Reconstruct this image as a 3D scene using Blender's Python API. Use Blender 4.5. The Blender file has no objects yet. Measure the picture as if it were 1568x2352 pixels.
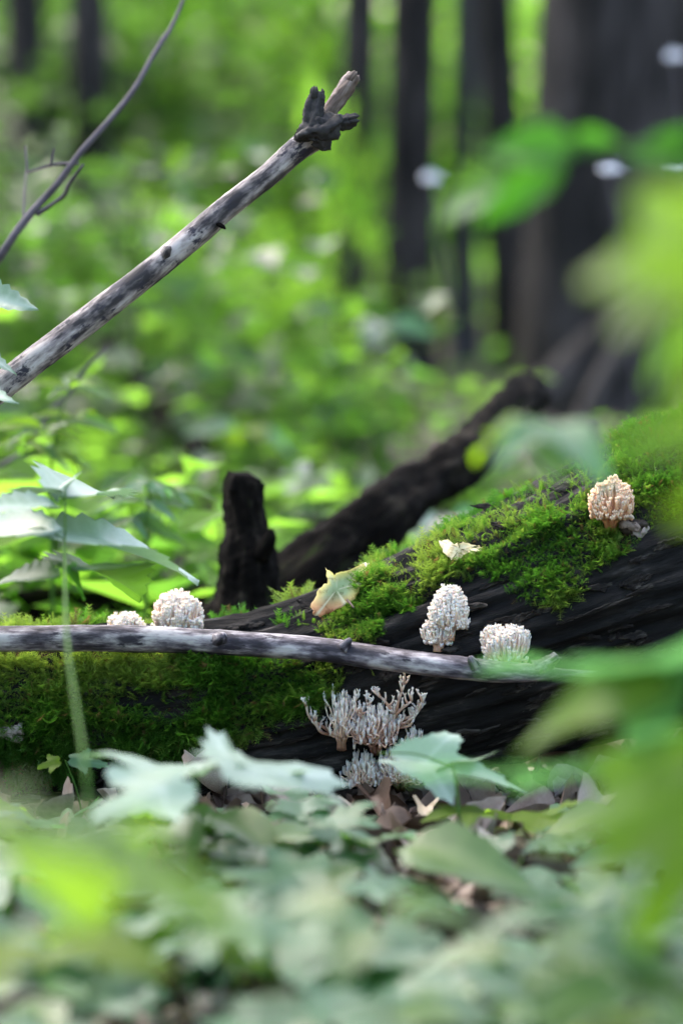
import bpy, math, random
import numpy as np
from mathutils import Vector, Matrix, noise
from mathutils.bvhtree import BVHTree

R = math.radians
scene = bpy.context.scene
COL = scene.collection

# ------------------------------------------------------------------ camera
CAM_H = 0.682
PITCH = math.atan(0.10347)
LENS = 100.0
FOCUS = 3.30
S = 0.36 / 2352.0                      # metres per picture unit at 1 m (picture taken as 1568 x 2352 units)
cam_data = bpy.data.cameras.new('camera')
cam_data.lens = LENS
cam_data.sensor_width = 36.0
cam_data.sensor_fit = 'AUTO'
cam_data.clip_start = 0.05
cam_data.clip_end = 600.0
cam_data.dof.use_dof = True
cam_data.dof.focus_distance = FOCUS
cam_data.dof.aperture_fstop = 2.0
cam = bpy.data.objects.new('camera', cam_data)
COL.objects.link(cam)
cam.location = (0, 0, CAM_H)
cam.rotation_euler = (math.pi / 2 - PITCH, 0, 0)
scene.camera = cam

# ------------------------------------------------------------------ sky and sun
SUN_EL, SUN_AZ = R(54), R(-25)          # azimuth measured from +Y towards +X: high, a little beyond the log
world = bpy.data.worlds.new('World')
scene.world = world
world.use_nodes = True
wn = world.node_tree
bg = wn.nodes['Background']
sky = wn.nodes.new('ShaderNodeTexSky')
sky.sky_type = 'NISHITA'
sky.sun_disc = False
sky.sun_elevation = SUN_EL
sky.sun_rotation = SUN_AZ
sky.air_density = 1.0
sky.dust_density = 4.0
sky.ozone_density = 0.6
wn.links.new(sky.outputs[0], bg.inputs[0])
bg.inputs[1].default_value = 0.15
sd = bpy.data.lights.new('sun', 'SUN')
sd.energy = 0.8
sd.angle = R(80)
sd.color = (1.0, 0.95, 0.86)
sun = bpy.data.objects.new('sun', sd)
COL.objects.link(sun)
d = Vector((math.sin(SUN_AZ) * math.cos(SUN_EL), math.cos(SUN_AZ) * math.cos(SUN_EL), math.sin(SUN_EL)))
sun.rotation_euler = d.to_track_quat('Z', 'Y').to_euler()
sun.location = (0, 6, 30)

scene.view_settings.view_transform = 'Standard'
scene.view_settings.look = 'None'
scene.view_settings.gamma = 1.0
scene.view_settings.use_curve_mapping = False
scene.view_settings.exposure = 2.62
scene.render.engine = 'CYCLES'
cy = scene.cycles
cy.use_denoising = True
cy.max_bounces = 7
cy.diffuse_bounces = 3
cy.glossy_bounces = 2
cy.transmission_bounces = 4
cy.transparent_max_bounces = 4
cy.sample_clamp_indirect = 6.0
cy.caustics_reflective = False
cy.caustics_refractive = False

# ------------------------------------------------------------------ helpers
rng = np.random.default_rng(11)
random.seed(11)
c_, s_ = math.cos(PITCH), math.sin(PITCH)
CR, CU, CF = Vector((1, 0, 0)), Vector((0, s_, c_)), Vector((0, c_, -s_))
CAM = Vector((0, 0, CAM_H))


def P(x, y, dep):
    """Point seen at (x, y) of the picture at the given distance along the view."""
    return CAM + CR * ((x - 784) * S * dep) + CU * ((1176 - y) * S * dep) + CF * dep


def px(p):
    v = Vector(p) - CAM
    dep = v.dot(CF)
    return 784 + v.dot(CR) / (S * dep), 1176 - v.dot(CU) / (S * dep)


def gz(x, y):
    """Height of the forest floor."""
    z = 0.035 * noise.noise(Vector((x * 0.9, y * 0.9, 3.1)))
    z += 0.014 * noise.noise(Vector((x * 3.1, y * 3.1, 7.7)))
    far = max(0.0, math.hypot(x, y) - 8)
    z += min(far, 20) * 0.02 * noise.noise(Vector((x * 0.12, y * 0.12, 1.3)))
    return z


def ground_at(x, y):
    """World point on the floor below picture column x at world distance y."""
    X = (x - 784) * S * y
    return Vector((X, y, gz(X, y)))


def mesh(name, V, F, mats, smooth=True, attr=None, mat_index=None):
    """F: int array (n,k) or a list of such arrays."""
    me = bpy.data.meshes.new(name)
    V = np.asarray(V, dtype=np.float32)
    Fs = F if isinstance(F, list) else [F]
    Fs = [np.asarray(f, dtype=np.int32) for f in Fs if len(f)]
    nl = sum(f.size for f in Fs)
    npoly = sum(len(f) for f in Fs)
    me.vertices.add(len(V))
    me.vertices.foreach_set('co', V.ravel())
    me.loops.add(nl)
    me.loops.foreach_set('vertex_index', np.concatenate([f.ravel() for f in Fs]))
    me.polygons.add(npoly)
    tot = np.concatenate([np.full(len(f), f.shape[1], dtype=np.int32) for f in Fs])
    st = np.concatenate([[0], np.cumsum(tot)[:-1]]).astype(np.int32)
    me.polygons.foreach_set('loop_start', st)
    me.polygons.foreach_set('use_smooth', np.full(npoly, bool(smooth)))
    for m in (mats if isinstance(mats, (list, tuple)) else [mats]):
        me.materials.append(m)
    if mat_index is not None:
        me.polygons.foreach_set('material_index', np.asarray(mat_index, dtype=np.int32))
    me.update(calc_edges=True)
    if attr:
        for k, a in attr.items():
            a = np.asarray(a, dtype=np.float32)
            if a.ndim == 1:
                at = me.attributes.new(k, 'FLOAT', 'POINT')
                at.data.foreach_set('value', a)
            else:
                at = me.attributes.new(k, 'FLOAT_VECTOR', 'POINT')
                at.data.foreach_set('vector', a.ravel())
    return me


def obj(name, me, parent=None, loc=None, mw=None):
    o = bpy.data.objects.new(name, me)
    COL.objects.link(o)
    if loc is not None:
        o.location = loc
    if mw is not None:
        o.matrix_world = mw
    if parent is not None:
        o.parent = parent
    return o


def tag(o, label=None, cat=None, group=None, kind=None):
    for k, v in (('label', label), ('category', cat), ('group', group), ('kind', kind)):
        if v:
            o[k] = v
    return o


def thing(name, label, cat, loc, group=None):
    o = bpy.data.objects.new(name, None)
    o.empty_display_size = 0.05
    COL.objects.link(o)
    o.location = loc
    return tag(o, label, cat, group)


def part(name, me, root):
    """A mesh given in world coordinates made a child of an un-rotated thing."""
    o = bpy.data.objects.new(name, me)
    COL.objects.link(o)
    o.parent = root
    o.location = -Vector(root.location)
    return o


def catmull(pts, n):
    """pts: array (k, m) -> n samples along a smooth curve."""
    p = np.asarray(pts, float)
    k = len(p)
    if k == 2:
        t = np.linspace(0, 1, n)[:, None]
        return p[0] * (1 - t) + p[1] * t
    pp = np.vstack([2 * p[0] - p[1], p, 2 * p[-1] - p[-2]])
    u = np.linspace(0, k - 1 - 1e-6, n)
    i = u.astype(int)
    t = (u - i)[:, None]
    a, b, c, e = pp[i], pp[i + 1], pp[i + 2], pp[i + 3]
    return 0.5 * (2 * b + (c - a) * t + (2 * a - 5 * b + 4 * c - e) * t ** 2 + (3 * b - a - 3 * c + e) * t ** 3)


def tube(path, rad, sides=8, cap=True, disp=None):
    """path (n,3), rad (n,) -> verts, [quads, tris], attribute 'tube' (cos*r, sin*r, length)."""
    path = np.asarray(path, float)
    rad = np.asarray(rad, float)
    n = len(path)
    T = np.gradient(path, axis=0)
    T /= np.linalg.norm(T, axis=1)[:, None] + 1e-12
    ref = np.array([0, 0, 1.0]) if abs(T[0, 2]) < 0.9 else np.array([0, 1.0, 0])
    N = np.zeros_like(T)
    v = ref - T[0] * ref.dot(T[0])
    N[0] = v / np.linalg.norm(v)
    for i in range(1, n):
        v = N[i - 1] - T[i] * N[i - 1].dot(T[i])
        N[i] = v / (np.linalg.norm(v) + 1e-12)
    B = np.cross(T, N)
    L = np.concatenate([[0], np.cumsum(np.linalg.norm(np.diff(path, axis=0), axis=1))])
    a = np.linspace(0, 2 * math.pi, sides, endpoint=False)
    ca, sa = np.cos(a), np.sin(a)
    rr = np.repeat(rad[:, None], sides, 1)
    if disp is not None:
        for i in range(n):
            for j in range(sides):
                rr[i, j] += disp(ca[j], sa[j], L[i], rad[i])
    V = path[:, None, :] + rr[:, :, None] * (ca[None, :, None] * N[:, None, :] + sa[None, :, None] * B[:, None, :])
    A = np.stack([ca[None, :] * rad[:, None], sa[None, :] * rad[:, None], np.repeat(L[:, None], sides, 1)], -1)
    idx = np.arange(n * sides).reshape(n, sides)
    q = np.stack([idx[:-1], np.roll(idx[:-1], -1, 1), np.roll(idx[1:], -1, 1), idx[1:]], -1).reshape(-1, 4)
    V = V.reshape(-1, 3)
    A = A.reshape(-1, 3)
    F = [q]
    if cap:
        V = np.vstack([V, path[0] - T[0] * rad[0] * 0.15, path[-1] + T[-1] * rad[-1] * 0.3])
        A = np.vstack([A, [[0, 0, 0]], [[0, 0, L[-1]]]])
        m = n * sides
        j = np.arange(sides)
        k = (j + 1) % sides
        t1 = np.stack([np.full(sides, m), k, j], -1)
        t2 = np.stack([np.full(sides, m + 1), idx[-1][j], idx[-1][k]], -1)
        F.append(np.vstack([t1, t2]))
    return V, F, A


class MB:
    """Collects shapes into one mesh."""
    def __init__(s):
        s.V, s.F, s.A, s.n = [], {}, {}, 0

    def add(s, V, F, **attr):
        V = np.asarray(V, float)
        for f in (F if isinstance(F, list) else [F]):
            f = np.asarray(f)
            if len(f):
                s.F.setdefault(f.shape[1], []).append(f + s.n)
        s.V.append(V)
        for k, a in attr.items():
            a = np.asarray(a, float)
            if a.ndim == 0:
                a = np.full(len(V), float(a))
            s.A.setdefault(k, []).append(a)
        s.n += len(V)
        return s

    def tube(s, path, rad, sides=6, disp=None, **kw):
        V, F, A = tube(path, rad, sides, True, disp)
        return s.add(V, F, tube=A, **kw)

    def mesh(s, name, mats, smooth=True):
        return mesh(name, np.vstack(s.V), [np.vstack(f) for f in s.F.values()], mats, smooth,
                    {k: np.concatenate(a) if a[0].ndim == 1 else np.vstack(a) for k, a in s.A.items()})


# ------------------------------------------------------------------ materials
class NT:
    def __init__(s, name):
        s.m = bpy.data.materials.new(name)
        s.m.use_nodes = True
        s.t = s.m.node_tree
        s.b = s.t.nodes['Principled BSDF']
        s.out = s.t.nodes['Material Output']

    def n(s, kind, **kw):
        nd = s.t.nodes.new(kind)
        for k, v in kw.items():
            if k.startswith('i_'):
                key = k[2:]
                nd.inputs[int(key) if key.isdigit() else key.replace('_', ' ')].default_value = v
            else:
                setattr(nd, k, v)
        return nd

    def l(s, a, b):
        s.t.links.new(a, b)

    def ramp(s, fac, stops, interp='LINEAR'):
        r = s.n('ShaderNodeValToRGB')
        r.color_ramp.interpolation = interp
        els = r.color_ramp.elements
        while len(els) < len(stops):
            els.new(0.5)
        for e, (p, c) in zip(els, stops):
            e.position = p
            e.color = (*c, 1) if len(c) == 3 else c
        s.l(fac, r.inputs[0])
        return r.outputs[0]

    def mix(s, fac, a, b, mode='MIX'):
        m = s.n('ShaderNodeMix', data_type='RGBA', blend_type=mode)
        for i, v in ((0, fac), (6, a), (7, b)):
            if hasattr(v, 'is_linked') or isinstance(v, bpy.types.NodeSocket):
                s.l(v, m.inputs[i])
            else:
                m.inputs[i].default_value = v if i == 0 else (*v, 1)
        return m.outputs[2]

    def noise(s, vec, scale, detail=4, rough=0.6, stretch=None):
        if stretch:
            mp = s.n('ShaderNodeMapping')
            mp.inputs['Scale'].default_value = stretch
            s.l(vec, mp.inputs[0])
            vec = mp.outputs[0]
        t = s.n('ShaderNodeTexNoise')
        t.inputs['Scale'].default_value = scale
        t.inputs['Detail'].default_value = detail
        t.inputs['Roughness'].default_value = rough
        if vec is not None:
            s.l(vec, t.inputs['Vector'])
        return t.outputs[0]

    def bump(s, h, strength, dist):
        b = s.n('ShaderNodeBump')
        b.inputs['Strength'].default_value = strength
        b.inputs['Distance'].default_value = dist
        s.l(h, b.inputs['Height'])
        s.l(b.outputs[0], s.b.inputs['Normal'])

    def attr(s, name):
        return s.n('ShaderNodeAttribute', attribute_name=name)

    def obj_coord(s):
        return s.n('ShaderNodeTexCoord').outputs['Object']

    def fin(s, rough=0.8, spec=0.3):
        if not s.b.inputs['Roughness'].is_linked:
            s.b.inputs['Roughness'].default_value = rough
        s.b.inputs['Specular IOR Level'].default_value = spec
        return s.m


def leaf_mat(name, dark, light, trans, tfac=0.45, rough=0.38, veins=True, spec=0.5):
    t = NT(name)
    oi = t.n('ShaderNodeObjectInfo')
    va = t.attr('var')
    add = t.n('ShaderNodeMath', operation='ADD')
    t.l(oi.outputs['Random'], add.inputs[0])
    t.l(va.outputs['Fac'], add.inputs[1])
    fr = t.n('ShaderNodeMath', operation='FRACT')
    t.l(add.outputs[0], fr.inputs[0])
    col = t.mix(fr.outputs[0], dark, light)
    blot = t.noise(t.obj_coord(), 60, 3)
    col = t.mix(t.ramp(blot, [(0.35, (0.75, 0.75, 0.75)), (0.7, (1.1, 1.1, 1.1))]), (0, 0, 0), col, 'MIX') if False else col
    mul = t.mix(1.0, col, t.ramp(blot, [(0.3, (0.78, 0.8, 0.75)), (0.7, (1.0, 1.0, 1.0))]), 'MULTIPLY')
    if veins:
        ve = t.attr('vein')
        mul = t.mix(ve.outputs['Fac'], mul, (light[0] * 1.6, light[1] * 1.4, light[2] * 1.6))
    t.l(mul, t.b.inputs['Base Color'])
    tr = t.n('ShaderNodeBsdfTranslucent')
    tcol = t.mix(fr.outputs[0], tuple(c * 0.5 for c in trans), trans)
    t.l(tcol, tr.inputs['Color'])
    mx = t.n('ShaderNodeMixShader')
    mx.inputs[0].default_value = tfac
    t.l(t.b.outputs[0], mx.inputs[1])
    t.l(tr.outputs[0], mx.inputs[2])
    t.l(mx.outputs[0], t.out.inputs['Surface'])
    return t.fin(rough, spec)


M = {}
M['lime'] = leaf_mat('fresh lime leaf', (0.075, 0.13, 0.018), (0.12, 0.19, 0.03), (0.36, 0.66, 0.02), 0.55, 0.5, spec=0.2)
M['green'] = leaf_mat('mid green leaf', (0.035, 0.095, 0.02), (0.07, 0.14, 0.03), (0.17, 0.40, 0.03), 0.42, 0.42)
M['deep'] = leaf_mat('deep green leaf', (0.025, 0.10, 0.012), (0.045, 0.14, 0.018), (0.12, 0.46, 0.015), 0.5, 0.5, spec=0.25)
M['mint'] = leaf_mat('glossy seedling leaf', (0.045, 0.115, 0.06), (0.085, 0.175, 0.10), (0.17, 0.46, 0.12), 0.48, 0.45, spec=0.5)
M['nettle'] = leaf_mat('pale nettle leaf', (0.17, 0.25, 0.19), (0.25, 0.34, 0.27), (0.26, 0.46, 0.20), 0.28, 0.4, spec=0.6)
M['spread'] = leaf_mat('soft lime leaf', (0.06, 0.13, 0.02), (0.10, 0.19, 0.035), (0.26, 0.48, 0.03), 0.42, 0.5, spec=0.25)
M['olive'] = leaf_mat('olive lime leaf', (0.05, 0.12, 0.012), (0.08, 0.16, 0.018), (0.26, 0.54, 0.005), 0.55, 0.55, spec=0.15)
M['pale'] = leaf_mat('pale glossy leaf', (0.12, 0.17, 0.14), (0.16, 0.2, 0.17), (0.16, 0.3, 0.1), 0.25, 0.5, spec=0.5)
M['painted_glint'] = leaf_mat('leaf painted as sky glint', (0.32, 0.34, 0.37), (0.4, 0.42, 0.45), (0.3, 0.4, 0.3), 0.15, 0.3, spec=1.0)  # bluish white base colour paints the sky's glint on a leaf
M['foliage'] = leaf_mat('shrub foliage', (0.03, 0.08, 0.012), (0.12, 0.19, 0.035), (0.26, 0.60, 0.06), 0.55, 0.55, veins=False, spec=0.15)
M['foliage_lime'] = leaf_mat('fresh shrub foliage', (0.06, 0.15, 0.018), (0.13, 0.24, 0.035), (0.42, 0.84, 0.07), 0.6, 0.55, veins=False, spec=0.15)
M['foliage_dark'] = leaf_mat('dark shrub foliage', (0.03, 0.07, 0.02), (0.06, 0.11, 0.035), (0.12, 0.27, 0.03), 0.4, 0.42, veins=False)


def wood_mat(name, stops, streak=(70, 70, 7), scale=1.0, bump=0.6, bd=0.002, patch=None, rough=0.75, spec=0.3):
    t = NT(name)
    v = t.attr('tube').outputs['Vector']
    n1 = t.noise(v, scale, 6, 0.65, streak)
    n2 = t.noise(v, scale, 3, 0.6, (streak[0] * 0.25, streak[1] * 0.25, streak[2] * 0.6))
    fac = t.mix(0.5, n1, n2)
    col = t.ramp(fac, stops)
    if patch:
        n3 = t.noise(v, 1.0, 5, 0.7, patch[1])
        col = t.mix(t.ramp(n3, [(patch[2], (0, 0, 0)), (patch[2] + 0.08, (1, 1, 1))]), col, patch[0])
    t.l(col, t.b.inputs['Base Color'])
    t.bump(n1, bump, bd)
    return t.fin(rough, spec)


M['log'] = wood_mat('wet rotten log', [(0.36, (0.003, 0.0025, 0.003)), (0.5, (0.008, 0.007, 0.0068)), (0.57, (0.018, 0.0155, 0.0145)), (0.66, (0.07, 0.06, 0.055))],
                    (120, 120, 16), bump=1.0, bd=0.006, rough=0.75, spec=0.15)
M['stick'] = wood_mat('weathered grey stick', [(0.42, (0.02, 0.016, 0.022)), (0.48, (0.085, 0.07, 0.085)), (0.53, (0.22, 0.19, 0.205)), (0.59, (0.44, 0.40, 0.40))],
                      (120, 120, 26), bump=0.7, bd=0.002, patch=((0.024, 0.02, 0.03), (60, 60, 18), 0.54), rough=0.6)
M['stick_warm'] = wood_mat('barkless grey branch', [(0.42, (0.03, 0.024, 0.026)), (0.48, (0.13, 0.105, 0.105)), (0.53, (0.29, 0.24, 0.23)), (0.59, (0.46, 0.40, 0.38))],
                           (110, 110, 26), bump=0.7, bd=0.002, patch=((0.026, 0.022, 0.034), (75, 75, 40), 0.53), rough=0.65)
M['stick_bark'] = wood_mat('dark peeling bark', [(0.3, (0.01, 0.009, 0.009)), (0.55, (0.035, 0.03, 0.03)), (0.75, (0.13, 0.115, 0.11))], (160, 160, 60), bump=0.9, bd=0.002)
M['raw_wood'] = wood_mat('bare broken wood', [(0.35, (0.05, 0.032, 0.025)), (0.5, (0.15, 0.105, 0.085)), (0.65, (0.36, 0.29, 0.26))], (200, 200, 20), bump=0.7, bd=0.002)
M['rotten'] = wood_mat('black rotten wood', [(0.38, (0.002, 0.0016, 0.0014)), (0.52, (0.007, 0.0055, 0.0045)), (0.64, (0.04, 0.032, 0.024))], (80, 80, 20), bump=1.0, bd=0.008,
                       patch=((0.012, 0.02, 0.004), (25, 25, 10), 0.62), spec=0.05, rough=0.9)
M['bark'] = wood_mat('tree bark', [(0.38, (0.007, 0.006, 0.0054)), (0.5, (0.023, 0.019, 0.017)), (0.64, (0.08, 0.066, 0.06))], (30, 30, 4), bump=1.0, bd=0.02, spec=0.12)
M['bark_grey'] = wood_mat('grey leaning trunk bark', [(0.3, (0.012, 0.010, 0.011)), (0.52, (0.045, 0.04, 0.043)), (0.75, (0.12, 0.105, 0.11))], (30, 30, 5), bump=0.8, bd=0.01)
M['twig'] = wood_mat('thin grey twig', [(0.35, (0.03, 0.024, 0.03)), (0.6, (0.12, 0.10, 0.115))], (150, 150, 30), bump=0.4, bd=0.001)


def stem_mat():
    t = NT('green stem')
    v = t.attr('tube').outputs['Vector']
    n = t.noise(v, 1, 3, 0.5, (100, 100, 14))
    t.l(t.ramp(n, [(0.3, (0.045, 0.10, 0.02)), (0.7, (0.09, 0.18, 0.04))]), t.b.inputs['Base Color'])
    tr = t.n('ShaderNodeBsdfTranslucent')
    tr.inputs[0].default_value = (0.16, 0.36, 0.05, 1)
    mx = t.n('ShaderNodeMixShader')
    mx.inputs[0].default_value = 0.3
    t.l(t.b.outputs[0], mx.inputs[1])
    t.l(tr.outputs[0], mx.inputs[2])
    t.l(mx.outputs[0], t.out.inputs[0])
    return t.fin(0.6, 0.1)


M['stem'] = stem_mat()


def moss_mat():
    t = NT('feather moss')
    va = t.attr('var').outputs['Fac']
    tip = t.attr('tip').outputs['Fac']
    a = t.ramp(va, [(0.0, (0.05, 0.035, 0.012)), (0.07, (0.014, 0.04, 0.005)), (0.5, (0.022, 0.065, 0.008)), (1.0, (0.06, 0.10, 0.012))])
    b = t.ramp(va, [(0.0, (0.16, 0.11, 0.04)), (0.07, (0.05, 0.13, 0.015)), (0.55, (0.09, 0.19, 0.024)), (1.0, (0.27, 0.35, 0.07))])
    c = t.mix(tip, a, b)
    t.l(c, t.b.inputs['Base Color'])
    tr = t.n('ShaderNodeBsdfTranslucent')
    t.l(t.ramp(va, [(0.0, (0.2, 0.14, 0.04)), (0.07, (0.07, 0.26, 0.015)), (0.55, (0.12, 0.33, 0.024)), (1.0, (0.31, 0.46, 0.05))]), tr.inputs[0])
    mx = t.n('ShaderNodeMixShader')
    mx.inputs[0].default_value = 0.45
    t.l(t.b.outputs[0], mx.inputs[1])
    t.l(tr.outputs[0], mx.inputs[2])
    t.l(mx.outputs[0], t.out.inputs[0])
    return t.fin(0.5, 0.35)


M['moss'] = moss_mat()


def fungus_mat(name, base, mid, tipc):
    t = NT(name)
    tip = t.attr('tip').outputs['Fac']
    c = t.ramp(tip, [(0.0, base), (0.55, mid), (0.85, tipc), (1.0, tuple(min(1, v * 1.05) for v in tipc))])
    n = t.noise(t.obj_coord(), 260, 4, 0.6)
    c = t.mix(1.0, c, t.ramp(n, [(0.3, (0.8, 0.76, 0.72)), (0.65, (1, 1, 1))]), 'MULTIPLY')
    t.l(c, t.b.inputs['Base Color'])
    t.b.inputs['Subsurface Weight'].default_value = 0.6
    t.b.inputs['Subsurface Radius'].default_value = (0.004, 0.0025, 0.0015)
    t.b.inputs['Subsurface Scale'].default_value = 1.0
    t.bump(n, 0.3, 0.0006)
    return t.fin(0.55, 0.35)


M['fungus'] = fungus_mat('pinkish white coral fungus', (0.60, 0.34, 0.22), (0.90, 0.66, 0.53), (0.95, 0.80, 0.70))
M['fungus_tan'] = fungus_mat('tan coral fungus', (0.46, 0.18, 0.08), (0.80, 0.42, 0.24), (0.90, 0.63, 0.46))
M['fungus_brown'] = fungus_mat('brown ageing coral fungus', (0.24, 0.10, 0.06), (0.66, 0.41, 0.31), (0.96, 0.80, 0.71))


def litter_mat(name, cols, rough=0.6):
    t = NT(name)
    va = t.attr('var')
    oi = t.n('ShaderNodeObjectInfo')
    add = t.n('ShaderNodeMath', operation='ADD')
    t.l(va.outputs['Fac'], add.inputs[0])
    t.l(oi.outputs['Random'], add.inputs[1])
    fr = t.n('ShaderNodeMath', operation='FRACT')
    t.l(add.outputs[0], fr.inputs[0])
    c = t.ramp(fr.outputs[0], cols)
    n = t.noise(t.obj_coord(), 70, 5, 0.65)
    c = t.mix(1.0, c, t.ramp(n, [(0.3, (0.55, 0.5, 0.48)), (0.65, (1, 1, 1))]), 'MULTIPLY')
    t.l(c, t.b.inputs['Base Color'])
    t.bump(n, 0.4, 0.002)
    return t.fin(rough, 0.35)


M['litter'] = litter_mat('fallen leaf litter', [(0.0, (0.03, 0.018, 0.012)), (0.3, (0.085, 0.05, 0.034)), (0.55, (0.17, 0.115, 0.085)), (0.8, (0.28, 0.215, 0.18)), (0.92, (0.42, 0.35, 0.32)), (1.0, (0.28, 0.22, 0.09))])
M['litter_pale'] = litter_mat('pale dry leaf', [(0.0, (0.36, 0.30, 0.28)), (0.5, (0.50, 0.44, 0.42)), (1.0, (0.46, 0.38, 0.26))])


def ground_mat():
    t = NT('forest floor soil')
    v = t.obj_coord()
    n = t.noise(v, 14, 8, 0.7)
    n2 = t.noise(v, 1.3, 4, 0.6)
    c = t.ramp(n, [(0.3, (0.02, 0.015, 0.012)), (0.5, (0.075, 0.055, 0.042)), (0.62, (0.15, 0.115, 0.09)), (0.75, (0.24, 0.2, 0.17))])
    c = t.mix(t.ramp(n2, [(0.5, (0, 0, 0)), (0.66, (0.7, 0.7, 0.7))]), c, (0.04, 0.075, 0.016))
    t.l(c, t.b.inputs['Base Color'])
    t.bump(n, 0.8, 0.03)
    return t.fin(0.9, 0.2)


M['ground'] = ground_mat()

# ------------------------------------------------------------------ ground
def make_ground():
    # one sheet, fine near the log, coarse towards the horizon
    def axis(lo, hi, fine_lo, fine_hi, step):
        a = list(np.arange(fine_lo, fine_hi, step))
        x, s = fine_lo, step
        left = []
        while x > lo:
            s *= 1.25
            x -= s
            left.append(x)
        x, s = a[-1], step
        right = []
        while x < hi:
            s *= 1.25
            x += s
            right.append(x)
        return np.array(left[::-1] + a + right)
    xs = axis(-200, 200, -1.6, 1.6, 0.05)
    ys = axis(-60, 300, 1.2, 6.5, 0.05)
    V = np.array([(x, y, gz(x, y)) for y in ys for x in xs])
    nx, ny = len(xs), len(ys)
    i = np.arange(nx * ny).reshape(ny, nx)
    q = np.stack([i[:-1, :-1], i[:-1, 1:], i[1:, 1:], i[1:, :-1]], -1).reshape(-1, 4)
    o = obj('ground', mesh('ground', V, q, M['ground']))
    o['kind'] = 'structure'
make_ground()

# ------------------------------------------------------------------ leaf shapes (length 1 along +X, normal +Z)
def leaf_ovate(width=0.55, teeth=11, tooth=0.05, fold=0.18, droop=0.25, rows=16, seed=0, point=1.35, curl=0.0):
    r = np.random.default_rng(seed)
    V, vein = [], []
    cols = 5
    for i in range(rows + 1):
        t = i / rows
        w = width * 0.5 * (math.sin(math.pi * t ** (0.72)) ** 0.85 if 0 < t < 1 else 0) * (1 - 0.25 * t ** point)
        saw = 1 + (tooth / max(width * 0.5, .01)) * (((t * teeth) % 1.0) - 0.5) * (1 if 0.04 < t < 0.97 else 0) * 2
        for j in range(-2, 3):
            u = j / 2
            ww = w * u * (saw if abs(j) == 2 else 1)
            x = t + (0.05 * abs(u) * (1 - t))
            z = fold * abs(ww) * 0.9 - droop * t * t + 0.025 * math.sin(7 * t + u * 3 + seed) * abs(u) + curl * u * u * w
            V.append((x, ww, z))
            vein.append(0.6 if j == 0 else (0.22 if i % 3 == 0 else 0.0))
    V = np.array(V)
    n = cols
    idx = np.arange(len(V)).reshape(rows + 1, n)
    q = np.stack([idx[:-1, :-1], idx[1:, :-1], idx[1:, 1:], idx[:-1, 1:]], -1).reshape(-1, 4)
    return V, q, np.array(vein)


def leaf_maple(seed=0, lobes=5, deep=0.42, droop=0.25, cup=0.12, tooth=0.05):
    """Palmate leaf: base at the origin, middle lobe pointing along +X."""
    r = np.random.default_rng(seed)
    c = np.array([0.32, 0.0])
    ang = {5: [0, 0.95, 1.95], 3: [0, 1.15, 1.15]}[lobes]
    ln = {5: [0.68, 0.60, 0.40], 3: [0.68, 0.5, 0.5]}[lobes]
    ds, K = [], 72
    for k in range(K):
        a = -math.pi + 2 * math.pi * k / K
        aa = abs(a)
        rad = 0.27
        for A, L in zip(ang, ln):
            da = abs(aa - A)
            rad = max(rad, 0.24 + (L - 0.24) * math.exp(-(da / (0.46 - 0.25 * deep)) ** 1.7))
        if aa > 2.6:
            rad = rad * (1 - 0.35 * ((aa - 2.6) / 0.54) ** 2)
        rad *= 1 + tooth * math.sin(k * 2.9 + seed) + 0.03 * r.standard_normal()
        ds.append((a, rad))
    V, vein = [(c[0], c[1], 0.0)], [0.6]
    rings = 4
    for g in range(1, rings + 1):
        f = g / rings
        for a, rad in ds:
            x, y = c[0] + rad * f * math.cos(a), c[1] + rad * f * math.sin(a)
            V.append((x, y, 0))
            near = min(abs(abs(a) - A) for A in ang)
            vein.append(max(0, 0.6 - near * 6) * (1 if rad > 0.28 else 0.5))
    V = np.array(V)
    x, y = V[:, 0], V[:, 1]
    V[:, 2] = -droop * np.clip(x - 0.1, 0, 2) ** 2 - droop * 0.6 * y ** 2 + cup * np.abs(y) * 0.6 + 0.03 * np.sin(6 * x + 4 * y + seed) + 0.02 * np.sin(13 * y + seed)
    V[:, 0] -= V[:, 0].min() * 0 
    tri = [(0, 1 + k, 1 + (k + 1) % K) for k in range(K)]
    quads = []
    for g in range(rings - 1):
        for k in range(K):
            a0, b0 = 1 + g * K + k, 1 + g * K + (k + 1) % K
            quads.append((a0, a0 + K, b0 + K, b0))
    return V, [np.array(tri), np.array(quads)], np.array(vein)


LEAF = {}
def leaf_mesh(key, mat):
    """Shared leaf meshes, one for each shape and material."""
    k = (key, mat)
    if k not in LEAF:
        kind, sd_ = key.split('_')
        sd_ = int(sd_)
        if kind == 'maple':
            V, F, v = leaf_maple(sd_, 5, 0.40 + 0.05 * (sd_ % 3), 0.18 + 0.1 * (sd_ % 2))
        elif kind == 'oak':
            V, F, v = leaf_maple(sd_, 3, 0.5, 0.2, 0.1, 0.08)
        elif kind == 'narrow':
            V, F, v = leaf_ovate(0.30, 9, 0.02, 0.3, 0.3 + 0.1 * (sd_ % 2), 12, sd_)
        elif kind == 'nettle':
            V, F, v = leaf_ovate(0.50, 9, 0.05, 0.25, 0.12, 27, sd_)
        else:
            V, F, v = leaf_ovate(0.62, 10, 0.03, 0.22, 0.2 + 0.1 * (sd_ % 3), 14, sd_)
        LEAF[k] = mesh('leaf_' + key, V, F, M[mat], True, {'vein': v, 'var': np.zeros(len(V))})
    return LEAF[k]


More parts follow.
